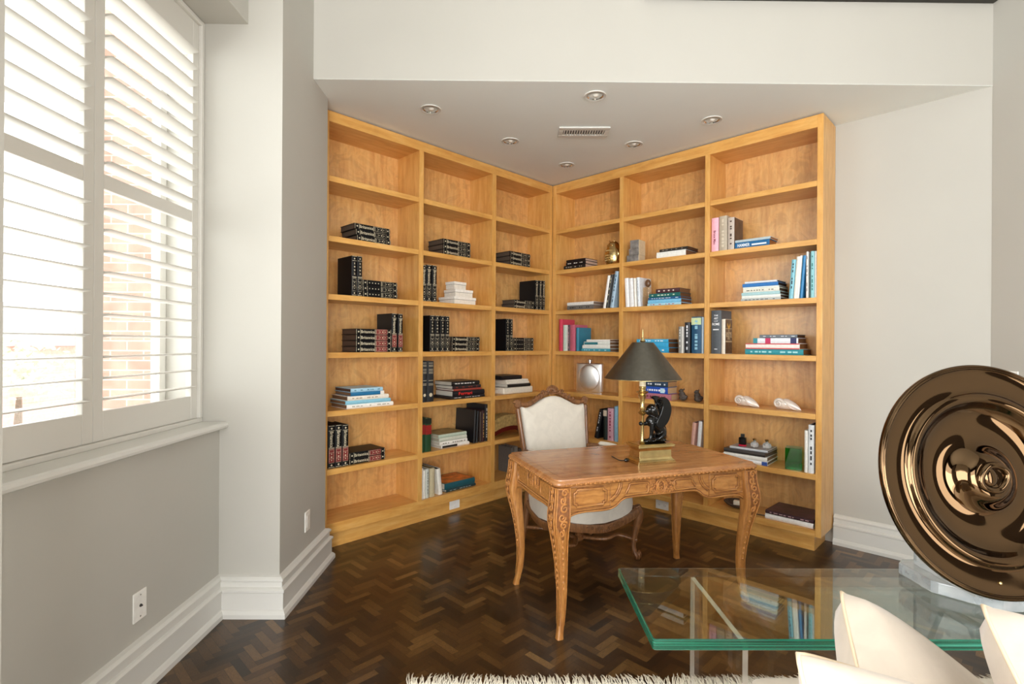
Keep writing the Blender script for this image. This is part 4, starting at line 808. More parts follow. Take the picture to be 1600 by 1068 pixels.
('R', 'U', -1.673, 0.02, 2.116, 0.265, 0.0608, 0.17, 0, 'c=b5a894,p=c4b8a0,bars=cfc4b0', 'middle upright thick beige book, second shelf down, outer bay of right bookcase', 'books standing on the second shelf'),
('R', 'U', -1.606, 0.02, 2.116, 0.244, 0.0488, 0.17, 0, 'c=c0b4a8,p=4a3424,bars=4a3a30,side=4a3222', 'rightmost upright grey and brown photographic book, second shelf down, outer bay of right bookcase', 'books standing on the second shelf'),
('R', 'S', -1.551, 0.02, 2.116, 0.244, 0.046, 0.16, 0, 'c=1c6396,p=a8703c,t=HAMMER,tc=dfe9f0', 'bottom lying blue book with white lettering, second shelf down, outer bay of right bookcase', 'books lying on the second shelf'),
('R', 'S', -1.55, 0.02, 2.1626, 0.25, 0.018, 0.16, 0, 'c=b4c6cc,p=a8703c,top2=6a4a3a', 'top lying thin pale grey book, second shelf down, outer bay of right bookcase', 'books lying on the second shelf'),
('R', 'S', -1.508, 0.03, 1.722, 0.276, 0.018, 0.2, 0, 'c=b4bcbc,p=4a3a2e,bars=3a3a3a', 'bottom lying thin grey book, third shelf down, outer bay of right bookcase', 'books lying on the third shelf'),
('R', 'S', -1.503, 0.03, 1.7406, 0.269, 0.022, 0.2, 0, 'c=e4e8e4,p=5a4636', 'second from bottom, lying white book, third shelf down, outer bay of right bookcase', 'books lying on the third shelf'),
('R', 'S', -1.505, 0.03, 1.7632, 0.268, 0.022, 0.2, 0, 'c=a8cdd2,p=5a4636', 'third from bottom, lying pale teal book, third shelf down, outer bay of right bookcase', 'books lying on the third shelf'),
('R', 'S', -1.493, 0.03, 1.7858, 0.251, 0.026, 0.2, 0, 'c=e8e6da,p=5a4636,bars=6a6a5a', 'fourth from bottom cream book with dark lettering, third shelf down, outer bay of right bookcase', 'books lying on the third shelf'),
('R', 'S', -1.493, 0.03, 1.8124, 0.25, 0.012, 0.2, 0, 'c=dfe6de,p=5a4636', 'fifth from bottom, lying thin white book, third shelf down, outer bay of right bookcase', 'books lying on the third shelf'),
('R', 'S', -1.498, 0.03, 1.825, 0.248, 0.026, 0.2, 0, 'c=2f74b8,p=3a2e26', 'sixth from bottom, lying blue book, third shelf down, outer bay of right bookcase', 'books lying on the third shelf'),
('R', 'S', -1.481, 0.03, 1.8516, 0.224, 0.014, 0.2, 0, 'c=d9dfe4,p=2a2420,top2=3a2c26', 'top lying thin white book, third shelf down, outer bay of right bookcase', 'books lying on the third shelf'),
('R', 'U', -1.178, 0.02, 1.722, 0.2727, 0.0267, 0.19, 4, 'c=7ab8c8,p=c4c8c4,bars=26343c', 'leftmost leaning teal and white book, third shelf down, outer bay of right bookcase', 'books leaning on the third shelf'),
('R', 'U', -1.148, 0.02, 1.722, 0.2907, 0.0237, 0.19, 4, 'c=e6e4da,p=d8d4c8', 'second from left, leaning cream book, third shelf down, outer bay of right bookcase', 'books leaning on the third shelf'),
('R', 'U', -1.124, 0.02, 1.722, 0.2957, 0.0118, 0.19, 4, 'c=f0efe8,p=d8d4c8', 'third from left, leaning white book, third shelf down, outer bay of right bookcase', 'books leaning on the third shelf'),
('R', 'U', -1.107, 0.02, 1.722, 0.2947, 0.0168, 0.19, 4, 'c=2f7fb4,p=c4d4dc', 'fourth from left, leaning blue book, third shelf down, outer bay of right bookcase', 'books leaning on the third shelf'),
('R', 'U', -1.068, 0.02, 1.722, 0.318, 0.0128, 0.19, 0, 'c=e2dcd6,p=2a2420,bars=5a4a4c', 'fifth from left white book with dark side, third shelf down, outer bay of right bookcase', 'books leaning on the third shelf'),
('R', 'U', -1.041, 0.02, 1.722, 0.318, 0.0228, 0.19, 0, 'c=8cc4cc,p=c4d4dc,bars=1f7470', 'sixth from left, upright pale teal book, third shelf down, outer bay of right bookcase', 'books leaning on the third shelf'),
('R', 'U', -1.015, 0.02, 1.722, 0.316, 0.0118, 0.19, 0, 'c=e8eeec,p=d8dcd8', 'rightmost upright thin white book, third shelf down, outer bay of right bookcase', 'books leaning on the third shelf'),
('R', 'U', -1.727, 0.015, 1.329, 0.333, 0.0758, 0.2, 0, 'c=4c5258,p=5a3a20,t=THE|ART|OF|ROME,tc=eef0f2,horiz', 'leftmost upright grey art book with white lettering, fourth shelf down, outer bay of right bookcase', 'books standing on the fourth shelf'),
('R', 'U', -1.647, 0.015, 1.329, 0.265, 0.0298, 0.13, 0, 'c=e6dccb,p=8a6a48,cov', 'rightmost upright cream book with brown patterned cover, fourth shelf down, outer bay of right bookcase', 'books standing on the fourth shelf'),
('R', 'S', -1.472, 0.02, 1.329, 0.39, 0.04, 0.2, 0, 'c=2a8c98,p=8a5c34,bars=9fd4d8', 'bottom lying teal book, fourth shelf down, outer bay of right bookcase', 'books lying on the fourth shelf'),
('R', 'S', -1.468, 0.02, 1.3696, 0.362, 0.04, 0.2, 0, 'c=efe4de,p=8a5c34,rim=d0484a', 'second from bottom white book with red edges, fourth shelf down, outer bay of right bookcase', 'books lying on the fourth shelf'),
('R', 'S', -1.414, 0.02, 1.4102, 0.298, 0.038, 0.2, 0, 'c=e9ecf2,p=7a5434,stripes', 'third-lowest white book with blue and crimson blocks, fourth shelf down, outer bay of right bookcase', 'books lying on the fourth shelf'),
('R', 'S', -1.371, 0.02, 1.4488, 0.25, 0.024, 0.2, 0, 'c=6d757c,p=5a3c24,bars=c4cad0', 'top lying grey book, fourth shelf down, outer bay of right bookcase', 'books lying on the fourth shelf'),
('R', 'U', -1.072, 0.02, 0.528, 0.287, 0.0198, 0.2, 0, 'c=eceae2,p=dcd6c8', 'leftmost upright white book, sixth shelf down, outer bay of right bookcase', 'books standing on the sixth shelf'),
('R', 'U', -1.048, 0.02, 0.528, 0.328, 0.0358, 0.2, 0, 'c=e2e6e8,p=2a2624,bars=22262c', 'rightmost upright white book with dark vertical lettering, sixth shelf down, outer bay of right bookcase', 'books standing on the sixth shelf'),
]
CUSH=[('tall ivory cushion with beige piping, its corner pointing up in front of the glass table', (0.6271, 0.98, 0.9432), (0.4679, 0.5847, 0.7222), (1.0033, 0.9985, 0.6456)), ('ivory cushion at the right edge of the view, its corner below the bronze dish', (0.7282, 0.8, 1.0079), (0.6028, 0.4314, 0.7628), (1.1382, 0.8, 0.7992)), ('low ivory cushion at the bottom left end of the sofa, only its corner showing', (0.3552, 0.64, 1.024), (0.3166, 0.4224, 0.852), (0.6208, 0.6609, 0.9381))]

for row in BOOKS: book(row)

# =================================================================== SHELF OBJECTS
def on(W_, u, v, z, rot=0): return (WL if W_ == 'L' else WR) @ T(u, v, z) @ RZ(rot)
# white gift boxes with lids
for i, (u, w_, h_, z, rt, pos) in enumerate([(2.845, .245, .062, 0, 2, 'largest white gift box, bottom'), (2.838, .190, .060, .0625, -2, 'medium white gift box, middle'), (2.79, .135, .062, .123, 3, 'smallest white gift box, top')]):
    t = thing('gift_box', pos + ' of the stack of three in the left bookcase', 'box', on('L', u, .04 + w_ * .42, 1.724 + z + .0006, rt), 'white gift boxes')
    d = w_ * .84
    MB().box(-w_ / 2 + .003, w_ / 2 - .003, -d / 2 + .003, d / 2 - .003, 0, h_ - .004).obj('box_body', bcol('ece5d8'), t, bevel=.001)
    MB().box(-w_ / 2, w_ / 2, -d / 2, d / 2, h_ - .022, h_).obj('lid', bcol('f4efe6'), t, bevel=.001)
    MB().box(-w_ / 2 + .002, w_ / 2 - .002, -d / 2 + .002, d / 2 - .002, h_ - .0245, h_ - .0225).obj('dark_trim', bcol('4a3f34'), t)
# amber glass bookend block
t = thing('glass_block', 'clear amber glass block on the third shelf, corner bay of left bookcase', 'ornament', on('L', 3.200, .10, 1.7245))
MB().box(-.030, .032, -.03, .03, 0, .125).obj('block', M['amber'], t, bevel=.004)
MB().box(.036, .044, -.03, .03, 0, .118).obj('side_plate', M['amber'], t, bevel=.002)
# arched piece behind the chair
t = thing('arched_ornament', 'curved mottled gold arch with red underside on the sixth shelf of the left bookcase', 'ornament', on('L', 3.42, .13, .5425))
top = [(x, .200 - .9 * x * x) for x in [-.25 + .05 * i for i in range(11)]]; bot = [(x, .095 - .9 * x * x) for x, _ in reversed(top)]
bot = [(x, max(0.04, z)) for x, z in bot]
MB().prism(top + bot, -.07, .07, 'xz').obj('arch', plain('mottled_gold_leaf', 'b59a62', .5, .2, vary=.3, scale=50, bump=.3), t, bevel=.004)
b2 = [(x, z) for x, z in reversed(bot)]
MB().prism([(x, z - .001) for x, z in b2] + [(x, max(0, z - .04)) for x, z in bot], -.065, .065, 'xz').obj('red_lining', plain('red_lacquer', '5a1410', .3), t)
# brass figure (egg-shaped owl) right bookcase
t = thing('brass_owl', 'round brass owl figure on the second shelf, corner bay of right bookcase', 'figurine', on('R', -2.655, .07, 2.1165, -12))
k = MB().lathe([(.001, 0), (.060, 0), (.066, .004), (.074, .03), (.080, .065), (.078, .10), (.066, .14), (.055, .165), (.046, .19), (.030, .207), (.001, .212)], 28)
k.obj('body', M['brass'], t, smooth=50)
q = MB()
for sx in (-1, 1):
    q.ball((sx * .022, -.048, .168), (.014, .006, .014)); q.tube([(sx * .02, -.02, .195), (sx * .032, -.022, .222)], [.010, .002])
    q.tube([(sx * .062, -.03, .14), (sx * .078, -.02, .09), (sx * .06, -.02, .03)], [.008, .016, .004])
q.tube([(0, -.052, .162), (0, -.062, .15)], [.006, .001])
for i in range(9):
    for j in range(5):
        z = .035 + j * .022; a = R(-130 + i * 10); rr = .079 if z < .1 else .074; q.ball((rr * math.cos(a), rr * math.sin(a), z), (.005, .004, .008), 6)
q.obj('relief', M['brass'], t, smooth=True)
# stepped photo blocks
t = thing('stepped_sculpture', 'stepped grey photographic blocks on the second shelf of the right bookcase', 'ornament', on('R', -2.41, .05, 2.1165, 6))
for i, (x0, x1, z0, z1) in enumerate([(-.075, .035, 0, .055), (-.055, .037, .056, .112), (-.045, .036, .113, .185)]):
    MB().box(x0, x1, -.03, .09, z0, z1).obj('block', plain('grey_photo_print_%d' % i, '7b7672', .4, vary=.5, scale=25), t, bevel=.001)
    MB().box(x1 + .0004, x1 + .004, -.031, .092, z0, z1).obj('cream_edge', bcol('d9c9a8'), t)
# smoky glass sculpture
t = thing('glass_sculpture', 'clear smoky glass block with round knob beside white books, third shelf, right bookcase', 'ornament', on('R', -2.307, .07, 1.7225))
MB().box(-.030, .030, -.035, .035, 0, .085).box(-.028, .028, -.033, .033, .087, .165).obj('block', M['amber'], t, bevel=.003)
MB().ball((0, 0, .20), (.026, .022, .034), 18).obj('knob', plain('brown_knob', '6a4a30', .3), t, smooth=True)
# steel flask
t = thing('hip_flask', 'oversized polished steel hip flask standing on the fifth shelf of the right bookcase', 'flask', on('R', -2.985, .17, .9365, 17))
def rr(w_, d_, n=28, p=5.0): return [(math.copysign(abs(math.cos(a)) ** (2 / p), math.cos(a)) * w_, math.copysign(abs(math.sin(a)) ** (2 / p), math.sin(a)) * d_) for a in [2 * PI * i / n for i in range(n)]]
rings = [[(x * s, y * s2, z) for x, y in rr(.132, .030)] for z, s, s2 in ((0, .97, .9), (.006, 1, 1), (.262, 1, 1), (.272, .985, .85), (.276, .95, .6))]
MB().loft(rings).obj('body', M['steel'], t, smooth=30)
MB().ball((0, -.0265, .138), (.108, .022, .128), 48).obj('domed_face', M['steel'], t, smooth=True)
MB().lathe([(.011, .276), (.011, .284), (.020, .285), (.022, .288), (.022, .308), (.018, .312)], 24).obj('cap', M['chrome'], t, smooth=30)
t = thing('pewter_thimble', 'tiny pewter piece on the fifth shelf beside the steel flask', 'ornament', on('R', -2.63, .16, .9365))
MB().lathe([(.014, 0), (.016, .004), (.010, .02), (.013, .034), (.008, .042)], 16).obj('body', M['stone'], t, smooth=True)
# organic pieces by voxel remesh
def blob(name, parts, mat, parent, vox=.003, smooth=6, loc=None):
    mb = MB(); parts(mb); o = mb.obj(name, mat, parent, smooth=True, loc=loc)
    r_ = o.modifiers.new('remesh', 'REMESH'); r_.mode = 'VOXEL'; r_.voxel_size = vox; r_.use_smooth_shade = True
    s = o.modifiers.new('smooth', 'SMOOTH'); s.iterations = smooth; s.factor = .5
    return o
for u, seed, d in ((-1.995, 1, 'left one of two small dark carved stone figures on the fifth shelf'), (-1.865, 2, 'right one of two small dark carved stone figures on the fifth shelf')):
    t = thing('stone_figure', d + ' of right bookcase', 'figurine', on('R', u, .10, .9365, 20 * seed), 'small dark stone figures')
    def fig(mb, s=seed):
        mb.ball((0, 0, .022), (.034, .026, .022)); mb.ball((-.008, 0, .052), (.026, .022, .026)); mb.ball((-.014, -.004, .082), (.018, .017, .018)); mb.ball((.02, -.006, .034), (.018, .014, .016)); mb.ball((-.03, -.006, .078), (.008, .007, .006)); mb.ball((.006, .01, .094), (.006, .006, .010))
    blob('body', fig, M['stone'], t, .004, 2)
# nautilus shells
def shell(t):
    rings = []; n = 24
    for x, h_, y_ in ((-.062, .002, .006), (-.060, .010, .006), (-.054, .020, .006), (-.043, .029, .004), (-.025, .038, 0), (0, .0395, .002), (.022, .037, .004), (.042, .032, .006), (.060, .026, .007), (.076, .019, .007), (.090, .012, .006), (.100, .005, .004), (.103, .001, .003)):
        rings.append([(x + .004 * math.sin(2 * PI * j / n), y_ + h_ * 1.05 * math.cos(2 * PI * j / n), max(.0005, h_ * .98 + h_ * math.sin(2 * PI * j / n))) for j in range(n)])
    MB().loft(rings).obj('body_whorl', M['pearl'], t, smooth=True)
    pts = []; rr_ = []; k = 110
    for i in range(k + 1):
        f = i / k; rad = .0345 * math.exp(-2.3 * f); th = PI * .15 + 2 * PI * 2.5 * f
        pts.append(Vector((-.034 + rad * math.cos(th), -.030 - .024 * f, .0415 + rad * math.sin(th)))); rr_.append(.0120 * math.exp(-1.9 * f) + .0006) if i else rr_.append(.006)
    sp_ = MB().tube(pts, rr_, 12); sp_.ball((-.034, -.020, .0415), (.033, .014, .033), 20); sp_.obj('spiral', M['pearl'], t, smooth=True)
    lp = cat([(.012, -.034, .058), (.030, -.040, .040), (.050, -.040, .020), (.075, -.028, .008), (.095, -.010, .004)], 6)
    MB().tube(lp, [.0035] * len(lp), 8).obj('lip', M['pearl'], t, smooth=True)
for u, rz, d in ((-1.475, -8, 'left pearly white nautilus shell on the fifth shelf of the right bookcase'), (-1.195, -4, 'right pearly white nautilus shell on the fifth shelf of the right bookcase')):
    t = thing('nautilus_shell', d, 'shell', on('R', u - .03, .12, .936, rz), 'nautilus shells')
    shell(t)
# big books under the bottles, sixth shelf
def loose(name_lab, W_, u, v, z, rot, h, t_, dd, st, grp):
    o = book(('R', 'U', 0, 0, 0, h, t_, dd, 0, st, name_lab, grp)); o.matrix_world = (WR if W_ == 'R' else WL) @ T(u, v, z) @ RZ(rot) @ T(h / 2, -dd / 2, 0) @ RY(-90); return o
zz = .5285
for i, (t_, st, rot, h, dd, lab) in enumerate([(.026, 'c=e9ecf0,p=8a7460,end=2f4f9a', 3, .31, .27, 'bottom large white book with blue corner in the pile under the small bottles'),
        (.030, 'c=e6e4de,p=8a7460', 2, .31, .26, 'second-lowest large white book in the pile under the small bottles'),
        (.030, 'c=3a3634,p=6a5a4c', -2, .30, .25, 'large dark grey book, third-lowest in the pile under the small bottles'),
        (.016, 'c=c9cdd2,p=8a8078,top2=8d8f94', 1, .27, .22, 'top silvery book of the pile under the small bottles')]):
    loose(lab, 'R', -1.475 + (.02 if i == 3 else 0), .150, zz, rot, h, t_, dd, st, 'large books under the bottles'); zz += t_ + .001
zt = zz
t = thing('perfume_bottle', 'small black bottle with red base standing on the pile of large books', 'bottle', on('R', -1.515, .10, zt, 10))
MB().box(-.026, .026, -.018, .018, .012, .066).obj('body', M['black_gloss'], t, bevel=.006, seg=3)
MB().box(-.026, .026, -.018, .018, 0, .0115).obj('red_base', plain('red_liquid', 'c8203c', .1), t, bevel=.003)
MB().box(-.013, .013, -.011, .011, .0665, .092).obj('cap', M['blackm'], t, bevel=.002)
for u, v, s, d in ((-1.435, .12, 1, 'left clear glass perfume bottle with gilt stopper on the pile of large books'), (-1.355, .14, 1.08, 'right clear glass perfume bottle with gilt stopper on the pile of large books')):
    t = thing('perfume_bottle', d, 'bottle', on('R', u, v, zt, 0), 'clear perfume bottles')
    MB().lathe([(.018 * s, 0), (.028 * s, .006), (.030 * s, .022), (.024 * s, .036), (.010 * s, .042), (.008 * s, .048)], 8).obj('body', M['bottle'], t)
    MB().lathe([(.009 * s, .0485), (.013 * s, .056), (.014 * s, .062), (.006 * s, .066)], 10).obj('stopper', M['brass'], t)
t = thing('glass_cube', 'solid green glass block beside white books on the sixth shelf of the right bookcase', 'ornament', on('R', -1.155, .085, .5285, 12))
MB().box(-.052, .052, -.05, .05, 0, .150).obj('block', M['ggreen'], t, bevel=.002)
# bottom shelf of right bookcase
loose('white book lying under the maroon one on the bottom shelf of the right bookcase', 'R', -1.17, .150, .1520, 0, .31, .034, .26, 'c=ece9e6,p=d8d2c8', 'large books on the bottom shelf')
loose('large maroon picture book on top of a white one, bottom shelf of right bookcase', 'R', -1.165, .160, .187, -2, .315, .024, .27, 'c=3a1c24,p=2a1a1c,bars=b8969a,top2=4a2a34', 'large books on the bottom shelf')
t = thing('bronze_dish', 'dark oval bronze dish seen under the desk on the bottom shelf, right bookcase', 'dish', on('R', -1.565, .14, .1515, 10))
MB().lathe([(.03, 0), (.045, .004), (.075, .018), (.098, .038), (.100, .042), (.094, .041), (.06, .018), (.001, .010)], 32, cap=False).obj('bowl', M['stone'], t, smooth=True)
MB().box(-.028, .028, -.018, .018, .0105, .05).obj('cream_block', bcol('e6d8c0'), t, bevel=.003)
t = thing('old_key', 'small dark metal key lying on the bottom shelf left of the maroon book', 'key', on('R', -1.365, .06, .1520, 10))
MB().tube([(-.04, 0, .005), (.035, 0, .005)], .004).tube([(.045 + .012 * math.cos(a), .012 * math.sin(a), .005) for a in [2 * PI * i / 12 for i in range(12)]], .004, close=True).box(-.040, -.030, -.014, 0, .002, .008).obj('key', M['stone'], t, smooth=True)

# =================================================================== DESK
near = Vector((.223, 2.409)); ex = Vector((math.cos(R(19.3)), math.sin(R(19.3)))); ey = Vector((-ex.y, ex.x))
DLn, DWd = 1.215, .69
dc = near + ex * DLn / 2 + ey * DWd / 2
desk = thing('writing_desk', 'carved honey oak writing desk with cabriole legs standing in the nook', 'desk', T(dc.x, dc.y, 0) @ RZ(19.3))
hx, hy = DLn / 2, DWd / 2
def rrect(hx_, hy_, c, n=4):
    out = []
    for sx, sy, a0 in ((1, 1, 0), (-1, 1, 90), (-1, -1, 180), (1, -1, 270)):
        for i in range(n + 1):
            a = R(a0 + 90 * i / n); out.append((sx * (hx_ - c) + c * math.cos(a), sy * (hy_ - c) + c * math.sin(a)))
    return out
rings = []
for off, z in ((.030, .722), (.012, .724), (.004, .730), (.0, .738), (.001, .746), (.006, .752), (.012, .754), (.013, .760)):
    rings.append([(x, y, z) for x, y in rrect(hx - off, hy - off, .035, 5)])
MB().loft(rings).obj('top', M['desktop'], desk, smooth=35)
mbr = MB()   # carved running ornament along the top's edge
def edge_orn(p0, p1, n_):
    d = (Vector(p1) - Vector(p0)); L_ = d.length; d.normalize(); nrm = Vector((d.y, -d.x, 0))
    for i in range(n_):
        p = Vector(p0) + d * (L_ * (i + .5) / n_); s = .006 if i % 2 else .0045
        mbr.ball(p + nrm * .0005 + Vector((0, 0, .002 * (-1) ** i)), (s * 1.4, .0035, s * .9), 6, M=Matrix.Rotation(math.atan2(d.y, d.x), 4, 'Z'))
zc = .737
edge_orn((-hx + .04, -hy + .001, zc), (hx - .04, -hy + .001, zc), 90); mbr.obj('edge_carving', M['carve'], desk, smooth=True); mbr = MB(); edge_orn((-hx + .001, hy - .04, zc), (-hx + .001, -hy + .04, zc), 48)
mbr.obj('edge_carving', M['carve'], desk, smooth=True)
# inlaid border on the top: fine dark line
il = MB()
a_, b_ = hx - .055, hy - .055
for p in (((-a_, -b_), (a_, -b_)), ((a_, -b_), (a_, b_)), ((a_, b_), (-a_, b_)), ((-a_, b_), (-a_, -b_))):
    (xa, ya), (xb, yb) = p; il.box(min(xa, xb) - .001, max(xa, xb) + .001, min(ya, yb) - .001, max(ya, yb) + .001, .7598, .7603)
il.obj('inlay_line', bcol('7a4420'), desk)
# aprons
ZT = .724
def front_profile(half, leg):
    pts = [(-half, .56)]
    ctrl = [(-half, .560), (-half + .03, .578), (-half + .10, .586), (-half + .20, .584), (-half + .255, .594), (-half + .30, .625), (-half + .35, .634), (0, .634)]
    c = [(p.x, p.y) for p in cat([(a, b, 0) for a, b in ctrl], 5)]
    return c + [(-x, z) for x, z in reversed(c[:-1])]
AX, AY = hx - .045, hy - .045
fp = front_profile(AX - .035, 0)
for sy, nm in ((-1, 'front_apron'), (1, 'back_apron')):
    y = sy * AY; MB().prism(fp + [(fp[-1][0], ZT), (fp[0][0], ZT)], y - .010, y + .010, 'xz').obj(nm, M['walnut'], desk, bevel=.002)
sp = [(-AY + .035, .545)] + [(p.x, p.y) for p in cat([(-AY + .035, .560, 0), (-AY + .07, .580, 0), (-AY + .15, .590, 0), (0, .583, 0), (AY - .15, .590, 0), (AY - .07, .580, 0), (AY - .035, .560, 0)], 5)][1:]
for sx, nm in ((-1, 'left_apron'), (1, 'right_apron')):
    x = sx * AX; MB().prism(sp + [(AY - .035, ZT), (-AY + .035, ZT)], x - .010, x + .010, 'yz').obj(nm, M['walnut'], desk, bevel=.002)
# mouldings on the front: P(x,z) on the plane y = -AY-.0105
def F(x, z, o=0): return Vector((x, -AY - .011 - o, z))
def frame_path(x0, x1, z0, z1, n=.014):
    pts = [(x0 + n, z0), (x1 - n, z0), (x1 - n, z0 + n * .7), (x1 - n * .3, z0 + n), (x1, z0 + n), (x1, z1 - n), (x1 - n * .3, z1 - n), (x1 - n, z1 - n * .7), (x1 - n, z1), (x0 + n, z1), (x0 + n, z1 - n * .7), (x0 + n * .3, z1 - n), (x0, z1 - n), (x0, z0 + n), (x0 + n * .3, z0 + n), (x0 + n, z0 + n * .7)]
    return pts
def ribbon(mb, P, pts, w_, close=True, o=.0012):
    k = len(pts); L_ = []
    for i, (x, z) in enumerate(pts):
        a = pts[i - 1] if (close or i > 0) else pts[i]; b = pts[(i + 1) % k] if (close or i < k - 1) else pts[i]
        d = Vector((b[0] - a[0], b[1] - a[1])); d = d.normalized() if d.length > 1e-9 else Vector((1, 0)); n_ = Vector((-d.y, d.x)) * w_
        L_.append((P(x + n_.x, z + n_.y, o), P(x - n_.x, z - n_.y, o)))
    vs = [p for q in L_ for p in q]; mb.add(vs, [(2 * i, 2 * i + 1, 2 * ((i + 1) % k) + 1, 2 * ((i + 1) % k)) for i in range(k if close else k - 1)])
gv = MB()
fm = MB()
def rect(x0, x1, z0, z1, r_, mb=fm, FF=F): mb.tube([FF(x0, z0), FF(x1, z0), FF(x1, z1), FF(x0, z1)], r_, 6, close=True); ribbon(gv, FF, [(x0, z0), (x1, z0), (x1, z1), (x0, z1)], .0062)
for s in (-1, 1):
    x0, x1 = sorted((s * (AX - .045), s * (AX - .265)))
    rect(x0, x1, .602, .716, .0035)
    fm.tube([F(a, b) for a, b in frame_path(x0 + .024, x1 - .024, .619, .700)], .0052, 8, close=True); ribbon(gv, F, frame_path(x0 + .024, x1 - .024, .619, .700), .0085)
    fm.tube([F(a, b) for a, b in frame_path(x0 + .032, x1 - .032, .626, .693)], .0018, 6, close=True)
    # sweeping S curve beside the centre drawer
    for o in (0, .012): fm.tube(cat([F(s * (.245 - o), .716), F(s * (.250 - o), .690), F(s * (.268 - o), .660), F(s * (.300 - o), .634)], 6), .0050 if o == 0 else .0028, 8)
    ribbon(gv, F, [(p.x, p.z) for p in cat([F(s * (.239), .716), F(s * (.244), .690), F(s * (.262), .660), F(s * (.294), .634)], 6)], .013, False)
    # lower edge bead following the profile
fm.tube([F(x, z + .006) for x, z in fp], .0042, 6); ribbon(gv, F, [(x, z + .0125) for x, z in fp], .0022, False)
for s in (-1, 1):
    pts = [F(s * a, b) for a, b in ((.085, .652), (.215, .652), (.205, .668), (.190, .690), (.188, .702), (.178, .706), (.085, .706), (.076, .694), (.078, .664))]
    fm.tube(pts, .0048, 8, close=True); ribbon(gv, F, [(s * a, b) for a, b in ((.085, .652), (.215, .652), (.205, .668), (.190, .690), (.188, .702), (.178, .706), (.085, .706), (.076, .694), (.078, .664))], .0078)
    pts = [F(s * a, b) for a, b in ((.092, .659), (.200, .659), (.192, .672), (.181, .694), (.092, .699), (.084, .690), (.085, .668))]
    fm.tube(pts, .0018, 6, close=True)
fm.obj('front_moulding', M['walnut'], desk, smooth=True)
def spiral(P, cx, cz, r0, turns, s=1, a0=0, n=22):
    return [P(cx + s * (r0 * (1 - i / n * .85)) * math.cos(a0 + 2 * PI * turns * i / n), cz + (r0 * (1 - i / n * .85)) * math.sin(a0 + 2 * PI * turns * i / n)) for i in range(n + 1)]
def cartouche(P, name, w_=1.0):
    mb = MB(); n = 26
    bk = [(w_ * .086 * math.cos(a) * (1 + .10 * math.cos(4 * a)), .683 + .040 * math.sin(a) * (1 + .08 * math.cos(6 * a))) for a in [2 * PI * i / 48 for i in range(48)]]
    bk = [(a, min(b, .7215)) for a, b in bk]
    gv.add([P(a, b, .0014) for a, b in bk], [tuple(range(48))])
    for i in range(70):
        rn_ = random.Random(i * 7 + len(name)); a = rn_.uniform(-.07, .07) * w_; b = .683 + rn_.uniform(-.034, .034); mb.ball(P(a, b), (.0042, .0036, .0042), 6)
    mb.tube([P(.020 * w_ * math.cos(a), .680 + .027 * math.sin(a)) for a in [2 * PI * i / n for i in range(n)]], .0052, 8, close=True)
    mb.tube([P(.030 * w_ * math.cos(a) * (1 + .12 * math.cos(5 * a)), .680 + .036 * math.sin(a) * (1 + .1 * math.cos(5 * a))) for a in [2 * PI * i / n for i in range(n)]], .0045, 8, close=True)
    for s in (-1, 1):
        for cx, cz, r0, t_, a0 in ((.046, .706, .011, 1.5, 0), (.044, .655, .012, 1.5, PI), (.062, .690, .009, 1.3, 2), (.060, .670, .008, 1.3, 4), (.022, .648, .008, 1.2, 1)):
            mb.tube(spiral(P, s * cx * w_, cz, r0 * w_, t_, s, a0), [.0048 * (1 - .45 * i / 22) for i in range(23)], 7)
        for k_ in range(5):
            a = R(-50 + 25 * k_); mb.ball(P(s * (.050 + .020 * math.cos(a)) * w_, .681 + .032 * math.sin(a)), .0042, 8)
    for k_ in range(5): mb.ball(P((k_ - 2) * .009 * w_, .714 - abs(k_ - 2) * .002), .004, 8)
    mb.obj(name, M['carve'], desk, smooth=True)
cartouche(F, 'front_cartouche')
def G_(y, z, o=0): return Vector((-AX - .011 - o, y, z))
cartouche(G_, 'side_cartouche', .9)
sm = MB()
sq_ = [(-AY + .055, .612), (AY - .055, .612), (AY - .055, .712), (-AY + .055, .712)]; sm.tube([G_(a, b) for a, b in sq_], .0045, 6, close=True); ribbon(gv, G_, sq_, .007)
for s in (-1, 1): sm.tube([G_(s * a, b) for a, b in ((.088, .624), (AY - .075, .624), (AY - .068, .632), (AY - .068, .698), (AY - .075, .704), (.088, .704))], .0035, 6, close=True)
sm.tube([G_(y, z + .006) for y, z in sp], .0042, 6)
sm.obj('side_moulding', M['walnut'], desk, smooth=True)
gv.obj('stained_groove', M['groove'], desk, fixn=False)
